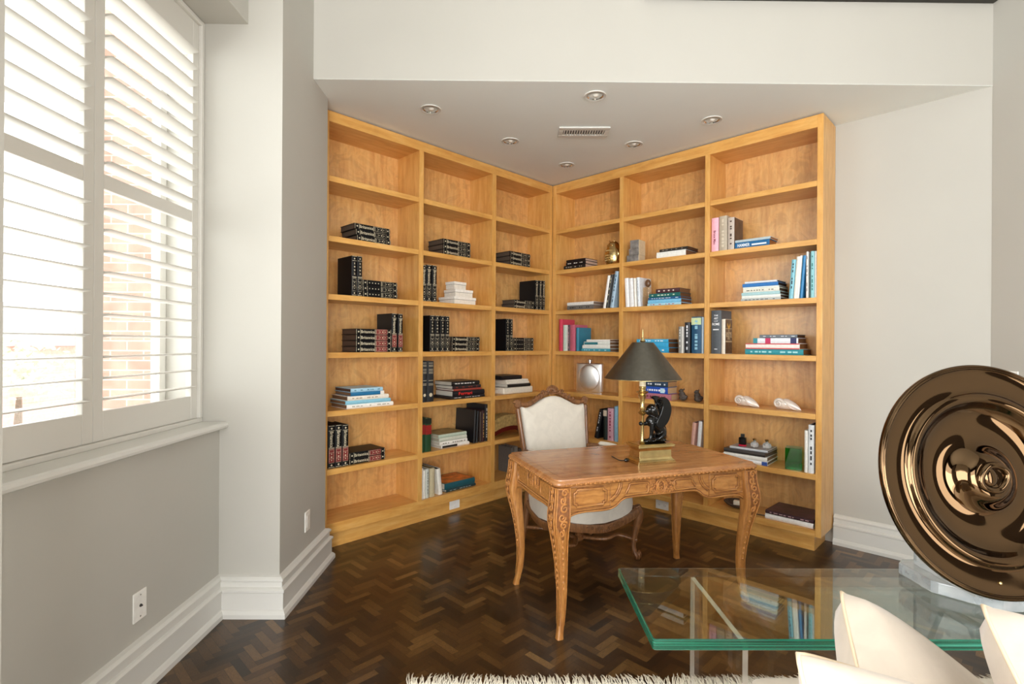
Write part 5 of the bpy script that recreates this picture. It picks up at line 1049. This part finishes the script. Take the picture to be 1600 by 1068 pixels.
# legs
def desk_leg(sx, sy):
    path = [(.748 - .026, 0, .040), (.66, .003, .041), (.60, .012, .044), (.555, .015, .0425), (.50, .010, .036), (.42, -.004, .029), (.32, -.017, .0235), (.22, -.024, .020), (.12, -.020, .0175), (.05, -.008, .016), (.018, .000, .0165), (0, .003, .018)]
    rings = []
    pp = cat([(a, b, c) for a, b, c in path], 4)
    for z, off, hw in pp:
        cx, cy = sx * (AX - .004 + off * .8), sy * (AY - .004 + off * .8)
        ring = []
        for i in range(16):
            a = 2 * PI * i / 16 + PI / 16; c_, s_ = math.cos(a), math.sin(a)
            ring.append((cx + hw * math.copysign(abs(c_) ** .55, c_), cy + hw * math.copysign(abs(s_) ** .55, s_), max(z, 0)))
        rings.append(ring)
    l = MB().loft(rings).obj('leg', M['walnut_leg'], desk, smooth=60)
    # knee carving on the two outer faces
    cv = MB()
    def surf(z):
        for i in range(len(pp) - 1):
            if pp[i].x >= z >= pp[i + 1].x:
                f = (pp[i].x - z) / max(1e-6, pp[i].x - pp[i + 1].x); return pp[i].y + (pp[i + 1].y - pp[i].y) * f, pp[i].z + (pp[i + 1].z - pp[i].z) * f
        return pp[-1].y, pp[-1].z
    def PF(a, z):      # on the y face
        o, h_ = surf(z); return Vector((sx * (AX - .004 + o * .8) + a * h_ * 1.0, sy * (AY - .004 + o * .8 + h_), z))
    def PS(a, z):
        o, h_ = surf(z); return Vector((sx * (AX - .004 + o * .8 + h_), sy * (AY - .004 + o * .8) + a * h_, z))
    for P in (PF, PS):
        zz_ = [.715 - .235 * i / 12 for i in range(13)]; ring = []
        for z in zz_:
            w__ = .80 if z > .56 else .80 * max(.25, (z - .47) / .09); ring.append((P(-w__, z), P(w__, z)))
        nn = (P(0, .6) - Vector((sx * (AX - .004 + surf(.6)[0] * .8), sy * (AY - .004 + surf(.6)[0] * .8), .6))).normalized()
        bkm = MB(); bkm.add([q + nn * .0006 for r_ in ring for q in r_], [(2 * i, 2 * i + 1, 2 * i + 3, 2 * i + 2) for i in range(12)]); bkm.obj('carving_ground', M['groove'], l, fixn=False)
        for cz, r0, a0, s in ((.700, .45, 0, 1), (.665, .38, 2, -1), (.628, .5, 1, 1), (.590, .45, 3, -1), (.553, .45, .5, 1), (.515, .38, 2, -1)):
            n = 18; cv.tube([P(s * r0 * (1 - i / n * .8) * math.cos(a0 + 2 * PI * 1.35 * i / n) + s * .12, cz + .021 * (1 - i / n * .8) * math.sin(a0 + 2 * PI * 1.35 * i / n)) for i in range(n + 1)], [.0058 * (1 - .45 * i / n) for i in range(n + 1)], 7)
        for e_ in (-.8, .8): cv.tube([P(e_, z) for z in (.72, .68, .64, .60, .56, .52, .47, .42, .36, .30, .22, .14, .06)], [.0034] * 8 + [.003, .0026, .0022, .0018, .001], 6)
        for i in range(9): cv.ball(P(.0, .47 - i * .030), (.006, .006, .011), 8)
    cv.obj('carving', M['carve'], l, smooth=True)
for sx in (-1, 1):
    for sy in (-1, 1): desk_leg(sx, sy)

# =================================================================== LAMP
lc = dc  # lamp axis aligned with the desk
base = Vector((.691, 2.727)) + ex * .115 + ey * .065
lamp = thing('table_lamp', 'brass desk lamp with dark conical shade and black sphinx on a brass plinth', 'lamp', T(base.x, base.y, .7612) @ RZ(18.5))
def rring(hx_, hy_, z): return [(x, y, z) for x, y in rrect(hx_, hy_, .002, 1)]
prof = [(.0, 0), (.0, .008), (-.003, .010), (-.003, .014), (-.012, .022), (-.017, .032), (-.018, .070), (-.014, .082), (-.006, .088), (-.006, .0935), (-.003, .094), (-.003, .100), (-.012, .101), (-.012, .104)]
MB().loft([rring(.117 + o, .068 + o, z) for o, z in prof]).obj('plinth', M['brass'], lamp)
PX = -.052
pole = [(.010, .104), (.012, .108), (.008, .112), (.0065, .118), (.0062, .235), (.008, .238), (.014, .244), (.017, .250), (.010, .256), (.008, .262), (.011, .270), (.008, .278), (.0075, .300), (.009, .312), (.013, .322), (.016, .330), (.012, .338), (.022, .346), (.024, .350), (.012, .354), (.012, .362), (.014, .366), (.014, .372), (.010, .376)]
pole = [(r_ * 1.42, .104 + (z - .104) * 1.13) for r_, z in pole]
zp = pole[-1][1]
MB().lathe(pole, 24, M=T(PX, 0, 0)).obj('pole', M['brass'], lamp, smooth=40)
MB().lathe([(.0175, zp), (.0175, zp + .075)], 20, M=T(PX, 0, 0)).obj('candle_tube', M['ivory'], lamp, smooth=40)
MB().lathe([(.006, zp + .075), (.006, zp + .11), (.012, zp + .115), (.004, zp + .125), (.003, .645), (.014, .652), (.016, .656), (.009, .664), (.005, .680), (.003, .712), (.0005, .722)], 16, M=T(PX, 0, 0)).obj('finial_rod', M['brass'], lamp, smooth=40)
S0, S1 = .452, .648
shd = MB().lathe([(.203, S0), (.2035, S0 + .002), (.056, S1), (.0545, S1)], 64, cap=False, M=T(PX, 0, 0)); shd.obj('shade', M['shade'], lamp, smooth=40)
MB().lathe([(.2015, S0), (.0545, S1 - .001)], 64, cap=False, M=T(PX, 0, 0)).obj('shade_lining', M['shade_in'], lamp, smooth=True)
MB().tube([(PX + .2035 * math.cos(2 * PI * i / 64), .2035 * math.sin(2 * PI * i / 64), S0) for i in range(64)], .0016, 6, close=True).obj('shade_rim', M['brass'], lamp, smooth=True)
MB().lathe([(.0545, S1 - .0005), (.010, S1 + .001)], 32, cap=False, M=T(PX, 0, 0)).obj('shade_cap', M['shade'], lamp)
# sphinx : faces the pole (-x), sits on the plinth
def sphinx(mb):
    z0 = .113
    for x, r_ in ((-.034, .010), (-.018, .012), (.0, .011), (.02, .012), (.04, .012), (.058, .011)): mb.ball((x, 0, .1125), (r_ * 1.5, .022, .010))
    mb.ball((.048, 0, z0 + .034), (.030, .023, .033)); mb.ball((.058, 0, z0 + .016), (.018, .022, .018))
    mb.tube(cat([(.054, 0, z0 + .03), (.034, 0, z0 + .060), (.010, 0, z0 + .088), (-.002, 0, z0 + .112)], 5), [.022, .023, .024, .025, .026, .027, .028, .028, .028, .027, .026, .025, .023, .020, .017, .015][:16], 12)
    mb.ball((-.006, 0, z0 + .090), (.026, .022, .028))
    mb.ball((-.012, 0, z0 + .142), (.020, .018, .022)); mb.ball((-.027, 0, z0 + .134), (.008, .010, .011)); mb.ball((-.021, 0, z0 + .127), (.011, .010, .009)); mb.ball((-.035, 0, z0 + .137), (.0042, .0034, .005))
    mb.ball((.004, 0, z0 + .138), (.023, .025, .030)); mb.ball((-.004, 0, z0 + .158), (.016, .017, .010)); mb.tube([(.008, 0, z0 + .14), (.014, 0, z0 + .115), (.018, 0, z0 + .09)], [.023, .021, .017], 10)
    for i in range(5): mb.tube([(.002 + i * .004, -.020, z0 + .160 - i * .010), (.010 + i * .003, -.022, z0 + .128 - i * .010)], .0045, 6)
    for s in (-1, 1):
        mb.tube(cat([(.050, s * .018, z0 + .03), (.038, s * .022, z0 + .020), (.020, s * .020, z0 + .008), (.004, s * .018, z0 + .006)], 4), [.017, .0165, .015, .014, .013, .012, .011, .010, .009, .009, .0085, .008, .008], 8)
    mb.tube(cat([(-.008, -.013, z0 + .085), (-.010, -.014, z0 + .055), (-.012, -.013, z0 + .026), (-.020, -.013, z0 + .008), (-.034, -.013, z0 + .006)], 4), [.013, .0125, .012, .0115, .011, .0105, .010, .0095, .009, .009, .0085, .0085, .0085, .008, .0075, .007, .007], 8)
    mb.tube(cat([(-.008, .010, z0 + .085), (-.026, .006, z0 + .079), (-.046, .001, z0 + .078), (-.058, 0, z0 + .080)], 4), [.013, .0125, .012, .0115, .011, .0105, .010, .0095, .009, .0085, .0085, .008, .008], 8)
    mb.ball((-.060, 0, z0 + .080), (.009, .012, .010))
    mb.tube(cat([(.066, 0, z0 + .014), (.078, .004, z0 + .022), (.080, .008, z0 + .05), (.070, .008, z0 + .066)], 4), .0042, 6)
sph = blob('sphinx', sphinx, M['black_gloss'], lamp, .0022, 4)
sph.matrix_basis = T(PX, 0, .1045) @ Matrix.Scale(1.18, 4) @ T(-PX, 0, -.1045)
for s in (-1, 1):
    wg = MB(); wg.prism([(p.x, p.z) for p in cat([(.006, 0, .185), (.022, 0, .172), (.044, 0, .176), (.068, 0, .200), (.082, 0, .240), (.080, 0, .275), (.062, 0, .305), (.036, 0, .316), (.012, 0, .308), (.030, 0, .298), (.036, 0, .275), (.024, 0, .235), (.008, 0, .205)], 4, True)], -.005, .005, 'xz', M=T(0, s * .015, 0) @ RX(-s * 3))
    w_o = wg.obj('wing', M['black_gloss'], sph, bevel=.003, seg=3, smooth=50)
    ft = MB()
    for i in range(9):
        a = R(-55 + i * 17); ft.tube([(.040 + .012 * math.cos(a), s * .0225, .245 + .018 * math.sin(a)), (.048 + .032 * math.cos(a), s * .0225, .246 + .056 * math.sin(a))], [.0028, .0018], 6)
    ft.obj('feathers', M['black_gloss'], w_o, smooth=True)
t = MB(); t.tube(cat([(-.118, .03, .012), (-.135, .02, .010), (-.150, .03, .008), (-.160, .06, .006), (-.150, .15, .006)], 6), .003, 8); t.obj('cord', M['blackm'], lamp, smooth=True)
MB().ball((-.140, .012, .014), (.016, .010, .011), 14).obj('cord_switch', M['black_gloss'], lamp, smooth=True)

# =================================================================== ARMCHAIR
ch = thing('armchair', 'carved walnut armchair with cream damask upholstery behind the desk', 'armchair', T(.470, 3.45, 0) @ RZ(27))
def chair_leg(sx, sy):
    if sy < 0: pts = [(.30, -.225, .345, .030), (.312, -.235, .30, .034), (.310, -.235, .25, .028), (.297, -.222, .17, .020), (.290, -.215, .09, .016), (.296, -.222, .045, .017), (.306, -.232, .022, .018)]
    else: pts = [(.25, .22, .40, .026), (.255, .225, .30, .027), (.265, .235, .20, .022), (.275, .245, .10, .017), (.285, .255, .04, .016), (.292, .262, .020, .017)]
    pp = cat([(p[0] * sx, p[1], p[2]) for p in pts], 4); rr_ = []
    for i in range(len(pts) - 1): rr_ += [pts[i][3] + (pts[i + 1][3] - pts[i][3]) * j / 4 for j in range(4)]
    rr_.append(pts[-1][3]); l = MB().tube(pp, rr_, 12).obj('leg', M['chairwood'], ch, smooth=60)
    e_ = pts[-1]; c = Vector((e_[0] * sx, e_[1], 0)); mb = MB()
    mb.lathe([(.012, 0), (.017, .006), (.015, .030), (.010, .045)], 10, M=T(c.x, c.y, 0))
    d_ = Vector((sx * .6, -1 if sy < 0 else 1, 0)).normalized()
    for k_ in (-.012, 0, .012): mb.tube([c + d_ * .008 + d_.cross(Vector((0, 0, 1))) * k_ + Vector((0, 0, .055)), c + d_ * .020 + d_.cross(Vector((0, 0, 1))) * k_ + Vector((0, 0, .035)), c + d_ * .017 + d_.cross(Vector((0, 0, 1))) * k_ + Vector((0, 0, .006))], [.007, .008, .006], 7)
    mb.obj('scroll_foot', M['chairwood'], l, smooth=True)
for sx in (-1, 1):
    for sy in (-1, 1): chair_leg(sx, sy)
# serpentine seat rails : front bow and sides
def rail(pts, name, h_=.060, th=.016):
    pp = cat(pts, 8); rings = []
    for i, p in enumerate(pp):
        a = pp[max(0, i - 1)]; b = pp[min(len(pp) - 1, i + 1)]; d = (b - a); d.z = 0; d.normalize(); nrm = Vector((d.y, -d.x, 0))
        zt = p.z; hh = h_
        rings.append([p + nrm * -th + Vector((0, 0, hh / 2)), p + nrm * th * .6 + Vector((0, 0, hh / 2)), p + nrm * th + Vector((0, 0, 0)), p + nrm * th * .7 + Vector((0, 0, -hh / 2)), p + nrm * -th + Vector((0, 0, -hh / 2))])
    return MB().loft(rings).obj(name, M['chairwood'], ch, smooth=50)
rail([(-.315, -.245, .325), (-.22, -.268, .300), (-.08, -.285, .275), (0, -.288, .268), (.08, -.285, .275), (.22, -.268, .300), (.315, -.245, .325)], 'front_rail', .05)
rail([(-.26, .23, .330), (-.285, .10, .285), (-.300, -.02, .268), (-.312, -.14, .280), (-.316, -.235, .325)], 'side_rail', .048)
rail([(.316, -.235, .325), (.312, -.14, .280), (.300, -.02, .268), (.285, .10, .285), (.26, .23, .330)], 'side_rail', .048)
rail([(.26, .235, .35), (0, .245, .35), (-.26, .235, .35)], 'back_rail', .07)
cv = MB()
for s in (-1, 1):
    for cx, cz, r0, a0 in ((.03, .272, .014, 0), (.065, .276, .012, 2), (.10, .284, .010, 1), (.135, .290, .008, 3)):
        cv.tube(spiral(lambda a, b: Vector((a, -.305 + abs(a) * .05, b)), s * cx, cz, r0, 1.4, s, a0), [.004 * (1 - .5 * i / 22) for i in range(23)], 6)
for k_ in range(5): cv.ball(((k_ - 2) * .012, -.305, .262 - .004 * (2 - abs(k_ - 2))), (.006, .006, .009), 8)
cv.obj('rail_carving', M['chaircarve'], ch, smooth=True)
# seat cushion : lower edge follows the serpentine rail
rings = []; n = 40
def seat_edge(i):
    a = 2 * PI * i / n; c_, s_ = math.cos(a), math.sin(a)
    x = .305 * math.copysign(abs(c_) ** .4, c_); y = .25 * math.copysign(abs(s_) ** .4, s_) - .005
    if y < 0: y -= .032 * (1 - (x / .305) ** 2) if abs(x) < .305 else 0
    if y > .05: x *= 1 - (y - .05) * .55
    return x, y
def low(x, y):
    zf = .297 + .045 * (abs(x) / .31) ** 2; zs = .292 + .06 * min(1, abs(y + .02) / .24) ** 2
    return min(zf if y < -.2 else 9, zs if abs(x) > .22 else 9, .36)
edge = [seat_edge(i) for i in range(n)]
for s, dz in ((1.0, 0), (1.012, .04), (1.0, .085)):
    rings.append([(x * s, y * s, (low(x, y) if dz == 0 else (low(x, y) + .045 if dz < .06 else .405))) for x, y in edge])
for s, z in ((.985, .432), (.95, .450), (.85, .468), (.65, .482), (.35, .490), (.05, .492)): rings.append([(x * s, y * s, z) for x, y in edge])
MB().loft(rings).obj('seat_cushion', M['linen'], ch, smooth=60)
# back : tilt about the rear of the seat
BK = T(0, .225, .42) @ RX(-11)
def bp(x, z, o=0): return Vector((x, o, z))
outl = [(-.232, .04), (-.240, .20), (-.252, .40), (-.262, .535), (-.235, .538), (-.18, .545), (-.12, .575), (-.06, .602), (0, .612), (.06, .602), (.12, .575), (.18, .545), (.235, .538), (.262, .535), (.252, .40), (.240, .20), (.232, .04)]
up_ = cat([bp(a, b) for a, b in outl], 3)
rings = []
cc = Vector((0, 0, .30))
for s, o in ((1.0, .022), (1.0, -.012), (.985, -.026), (.94, -.036), (.80, -.044), (.5, -.050), (.1, -.052)):
    rings.append([BK @ (cc + Vector(((p.x) * s, o, (p.z - .30) * s))) for p in up_])
MB().loft(rings).obj('back_upholstery', M['linen'], ch, smooth=60)
fr = MB()
fpts = [(-.242, -.03), (-.250, .10), (-.262, .25), (-.276, .42), (-.286, .535)]
for s in (-1, 1):
    fr.tube([BK @ bp(s * -a, b) for a, b in fpts], [.024, .021, .020, .021, .022], 12, flat=.8)
    n_ = 20; fr.tube([BK @ bp(s * (.283 - .0) + s * .024 * (1 - i / n_ * .8) * math.cos(PI * .1 + 2 * PI * 1.3 * i / n_), .563 + .026 * (1 - i / n_ * .8) * math.sin(PI * .1 + 2 * PI * 1.3 * i / n_)) for i in range(n_ + 1)], [.015 * (1 - .4 * i / n_) for i in range(n_ + 1)], 10)
    fr.tube([BK @ bp(s * .283, .563, -.014), BK @ bp(s * .283, .563, .014)], .018, 12)
top_ = [(-.265, .566), (-.22, .560), (-.17, .572), (-.12, .600), (-.07, .628), (0, .642), (.07, .628), (.12, .600), (.17, .572), (.22, .560), (.265, .566)]
fr.tube([BK @ p for p in cat([bp(a, b) for a, b in top_], 5)], .021, 12, flat=.8)
fr.tube([BK @ bp(-.24, .0), BK @ bp(.24, .0)], .020, 10)
fr.obj('back_frame', M['chairwood'], ch, smooth=60)
cv = MB()
def PB(a, b): return BK @ Vector((a, -.020, b))
for k_ in range(9):
    a = R(180 * k_ / 8); cv.tube([PB(.010 * math.cos(a), .640 + .006 * math.sin(a)), PB(.042 * math.cos(a), .645 + .034 * math.sin(a))], [.004, .0085], 8)
cv.tube([PB(.048 * math.cos(R(180 * i / 14)), .643 + .040 * math.sin(R(180 * i / 14))) for i in range(15)], .006, 8)
cv.tube([PB(-.040 + .08 * i / 8, .632 - .006 * math.sin(PI * i / 8)) for i in range(9)], .006, 8)
for s in (-1, 1):
    for cx, cz, r0, a0 in ((.075, .636, .018, 0), (.108, .618, .015, 2.2), (.140, .600, .013, 1), (.168, .588, .010, 3)):
        cv.tube(spiral(PB, s * cx, cz, r0, 1.4, s, a0), [.0065 * (1 - .5 * i / 22) for i in range(23)], 7)
    for k_ in range(6): cv.ball(PB(s * (.09 + .018 * k_), .606 - .008 * k_), (.010, .006, .005), 8)
cv.obj('crest_carving', M['chaircarve'], ch, smooth=True)
for s in (-1, 1):
    a_ = MB(); pth = cat([(s * .258, .250, .660), (s * .285, .15, .672), (s * .315, .03, .665), (s * .325, -.08, .668), (s * .318, -.115, .655)], 5)
    a_.tube(pth, .019, 12, flat=.85)
    n_ = 16; a_.tube([(s * .318, -.110 - .020 * (1 - i / n_ * .75) * math.cos(2 * PI * 1.2 * i / n_ + 2.6), .648 + .022 * (1 - i / n_ * .75) * math.sin(2 * PI * 1.2 * i / n_ + 2.6)) for i in range(n_ + 1)], [.016 * (1 - .3 * i / n_) for i in range(n_ + 1)], 9)
    a_.tube(cat([(s * .262, -.03, .43), (s * .310, -.05, .49), (s * .330, -.09, .55), (s * .318, -.10, .64)], 5), [.020] * 6 + [.017] * 10, 10)
    arm = a_.obj('arm', M['chairwood'], ch, smooth=60)
    pd = MB(); pd.tube(cat([(s * .280, .15, .690), (s * .303, .07, .694), (s * .317, -.01, .690)], 5), [.006] + [.019] * 9 + [.006], 12, flat=.8); pd.obj('arm_pad', M['linen'], arm, smooth=True)
st = MB()
C_ = Vector((0, -.01, .118))
for sx, sy in ((-1, -1), (1, -1), (-1, 1), (1, 1)):
    f = Vector((.306 * sx, -.233, .125)) if sy < 0 else Vector((.268 * sx, .240, .150))
    st.tube(cat([f, f * .72 + C_ * .28 + Vector((0, -.03 * sy, .020)), f * .40 + C_ * .60 + Vector((0, .035 * sy, .010)), C_ + Vector((sx * .02, 0, 0))], 6), .015, 10, flat=.8)
st.obj('stretcher', M['chairwood'], ch, smooth=60)
kn = MB(); kn.lathe([(.020, -.02), (.034, -.008), (.036, .004), (.022, .014), (.026, .022), (.012, .038), (.014, .044), (.002, .052)], 18, M=T(*C_)); kn.obj('stretcher_finial', M['chaircarve'], ch, smooth=50)

# =================================================================== GLASS CONSOLE TABLE
GX0, GX1, GY0, GY1, GZ = .357, 2.02, 1.262, 1.668, .682; GT = .028
tb = thing('glass_table', 'long glass console table with green edges on clear acrylic panels behind the sofa', 'table', T((GX0 + GX1) / 2, (GY0 + GY1) / 2, 0))
gx, gy = (GX1 - GX0) / 2, (GY1 - GY0) / 2
g = MB(); rings = [[(x, y, z) for x, y in rrect(gx - o, gy - o, .006, 2)] for o, z in ((.003, GZ - GT), (0, GZ - GT + .003), (0, GZ - .003), (.003, GZ))]
k = len(rings[0]); g.loft(rings, mi=1, cap=False)
g.mi = [3 if all(abs(g.v[i][1] - gy) < .004 for i in f) else 1 for f in g.f]
g.add([Vector(p) for p in rings[0]], [tuple(reversed(range(k)))], 0); g.add([Vector(p) for p in rings[-1]], [tuple(range(k))], 0)
g.obj('glass_top', [M['tabletop'], M['gedge'], M['aedge'], M['acrylic']], tb)
for nm, x0 in (('acrylic_panel', -gx + .232), ('acrylic_panel', gx - .252)):
    pb = MB().box(x0, x0 + .014, -gy + .03, gy - .006, .0128, GZ - GT - .0005); pb.mi = [1, 1, 2, 0, 2, 0]; pb.obj(nm, [M['acrylic'], M['aedge'], M['aedge_soft']], tb)
pth = [(.30 - gx, GZ - GT - .20)] + [(.30 - gx + .05 - .05 * math.cos(R(a)), GZ - GT - .052 + .05 * math.sin(R(a))) for a in range(0, 91, 15)] + [(gx - .28, GZ - GT - .002), (gx - .28, GZ - GT - .014), (.30 - gx + .05, GZ - GT - .014), (.30 - gx + .016, GZ - GT - .05), (.30 - gx + .014, GZ - GT - .20)]
pb = MB().prism(pth, -gy + .04, -gy + .34, 'xz'); pb.obj('acrylic_cradle', [M['acrylic'], M['aedge']], tb)

# =================================================================== BRONZE DISH ON ACRYLIC STAND
DC = Vector((1.335, 1.430, 1.036)); TIL = 12.0; DRD = .314
stand = thing('display_stand', 'clear faceted acrylic display stand holding the bronze dish on the glass table', 'stand', T(1.47, 1.525, GZ + .0006))
ph = .036
poly = [(-.235, -.02), (-.235, .105), (-.205, .130), (.26, .130), (.29, .10), (.29, -.11), (.26, -.135), (-.13, -.135), (-.225, -.035)]
MB().prism(poly, 0, ph, 'xy').obj('base_slab', M['lucite'], stand, bevel=.004)
for x in (-.20, .02):
    cr = MB(); cr.prism([(-.128, ph + .0005), (.09, ph + .0005), (.09, ph + .16), (.05, ph + .165), (-.006, ph + .022), (-.10, ph + .022), (-.112, ph + .045), (-.128, ph + .045)], x, x + .022, 'yz')
    cr.obj('cradle', M['lucite'], stand, bevel=.002)
dm = T(*DC) @ RZ(1.5) @ RX(90 - TIL)      # local +z points out of the dish, towards the camera
dish = thing('bronze_charger', 'large round polished bronze dish with raised centre standing on the glass table', 'dish', dm)
prof = [(.0005, .010), (.02, .012), (.045, .012), (.062, .004), (.080, -.014), (.10, -.026), (.13, -.030), (.165, -.026), (.190, -.014), (.202, .0), (.210, .010), (.220, .014), (.230, .012), (.236, .006), (.25, .003), (.285, .006), (.300, .010), (.303, .015), (.307, .013), (.309, .017), (.314, .014), (.314, .004), (.306, -.002), (.25, -.010), (.215, -.004), (.190, -.030), (.15, -.042), (.08, -.042), (.0005, -.040)]
pc = cat([(a, b, 0) for a, b in prof], 3)
MB().lathe([(max(.0004, p.x), p.y) for p in pc], 128, cap=False).obj('bowl', M['bronze'], dish, smooth=True)
hb = MB().tube([(.038 * math.cos(a) * (1 + .15 * math.sin(2 * a)), .034 * math.sin(a), .012 + .004 * math.sin(a)) for a in [2 * PI * i / 40 for i in range(40)]], .010, 12, close=True); hb.ball((-.012, .004, .013), (.022, .028, .010), 24)
hb.obj('centre_boss', M['bronze'], dish, smooth=True)
rv = MB()
for a in (-62, -78, -96): rv.ball((.272 * math.cos(R(a)), .272 * math.sin(R(a)), .006), (.005, .005, .003), 12)
rv.obj('rivets', M['brass'], dish, smooth=True)

# =================================================================== SOFA AND CUSHIONS
sofa = thing('sofa', 'ivory upholstered sofa back along the bottom edge, in front of the glass table', 'sofa', T(1.35, .92, 0))
rings = []
for z, o in ((.05, .0), (.30, 0), (.590, 0), (.606, .004), (.613, .012), (.616, .024)):
    rings.append([(x, y + .262, z) for x, y in rrect(.78 - o, .055 - o, .03, 4)])
MB().loft(rings).obj('back', M['cushion'], sofa, smooth=60)
rings = [[(x, y - .16, z) for x, y in rrect(.72 - o, .27 - o, .05, 4)] for z, o in ((.05, 0), (.30, 0), (.34, .01), (.36, .03))]
MB().loft(rings).obj('seat', M['cushion'], sofa, smooth=60)
for s in (-1, 1):
    rings = [[(x + s * .80, y - .12, z) for x, y in rrect(.07 - o, .33 - o, .04, 4)] for z, o in ((.05, 0), (.52, 0), (.545, .01), (.55, .03))]
    MB().loft(rings).obj('arm', M['cushion'], sofa, smooth=60)
def cushion(name, label, P0, P1, P2, puff=.086):
    """square cushion : corner P0, sides towards P1 and P2"""
    P0, P1, P2 = Vector(P0), Vector(P1), Vector(P2); a = P1 - P0; b = P2 - P0; nrm = a.cross(b).normalized()
    t = thing(name, label, 'cushion', T(*P0), 'ivory cushions on the sofa'); n = 22; vs = []; fs = []; L0 = a.length
    def pt(i, j, s):
        u, v = i / n, j / n
        # edges draw in slightly at mid-side, corners stay rounded
        pu, pv = 2 * u - 1, 2 * v - 1
        k_ = 1 - .018 * (1 - pv * pv) * pu * pu; l_ = 1 - .018 * (1 - pu * pu) * pv * pv
        cr_ = 1 - .03 * (pu * pu * pv * pv) ** 3
        uu = .5 + pu * k_ * cr_ / 2; vv = .5 + pv * l_ * cr_ / 2
        h_ = (L0 / .48) * (max(0, (1 - pu * pu) * (1 - pv * pv))) ** .29 * puff
        return a * uu + b * vv + nrm * s * h_
    for s in (1, -1):
        o = len(vs); vs += [pt(i, j, s) for j in range(n + 1) for i in range(n + 1)]
        for j in range(n):
            for i in range(n):
                q_ = (o + j * (n + 1) + i, o + j * (n + 1) + i + 1, o + (j + 1) * (n + 1) + i + 1, o + (j + 1) * (n + 1) + i); fs.append(q_ if s > 0 else tuple(reversed(q_)))
    MB().add(vs, fs).obj('cover', M['cushion'], t, smooth=True, fixn=False)
    ring = [pt(i, 0, 0) for i in range(n)] + [pt(n, j, 0) for j in range(n)] + [pt(n - i, n, 0) for i in range(n)] + [pt(0, n - j, 0) for j in range(n)]
    MB().tube(ring, .0030, 7, close=True).obj('piping', M['piping'], t, smooth=True)
    return t
for c in CUSH: cushion('cushion', *c)

# =================================================================== RUG
rg = thing('rug', 'ivory wool rug with knotted fringe along the bottom of the view', 'rug', T(0, 0, 0))
MB().box(-.40, 2.6, -.8, 2.118, .001, .012).obj('pile', M['rug'], rg, bevel=.004)
rnd = random.Random(8); fg = MB(); x = -.40
while x < 2.05:
    n_ = 5; y = 2.116; p = Vector((x, y, .010)); pth = [p.copy()]; dx = rnd.uniform(-.35, .35); L_ = rnd.uniform(.045, .078)
    for i in range(n_): p = p + Vector((dx * L_ / n_ + rnd.uniform(-.003, .003), L_ / n_, rnd.uniform(-.001, .0045) if i < 3 else -.004)); p.z = max(.004, p.z); pth.append(p.copy())
    fg.tube(pth, [.0026, .0028, .0026, .0024, .002, .0008], 5); x += rnd.uniform(.003, .0065)
o = fg.obj('fringe', M['rug'], rg, smooth=True); o['kind'] = 'stuff'
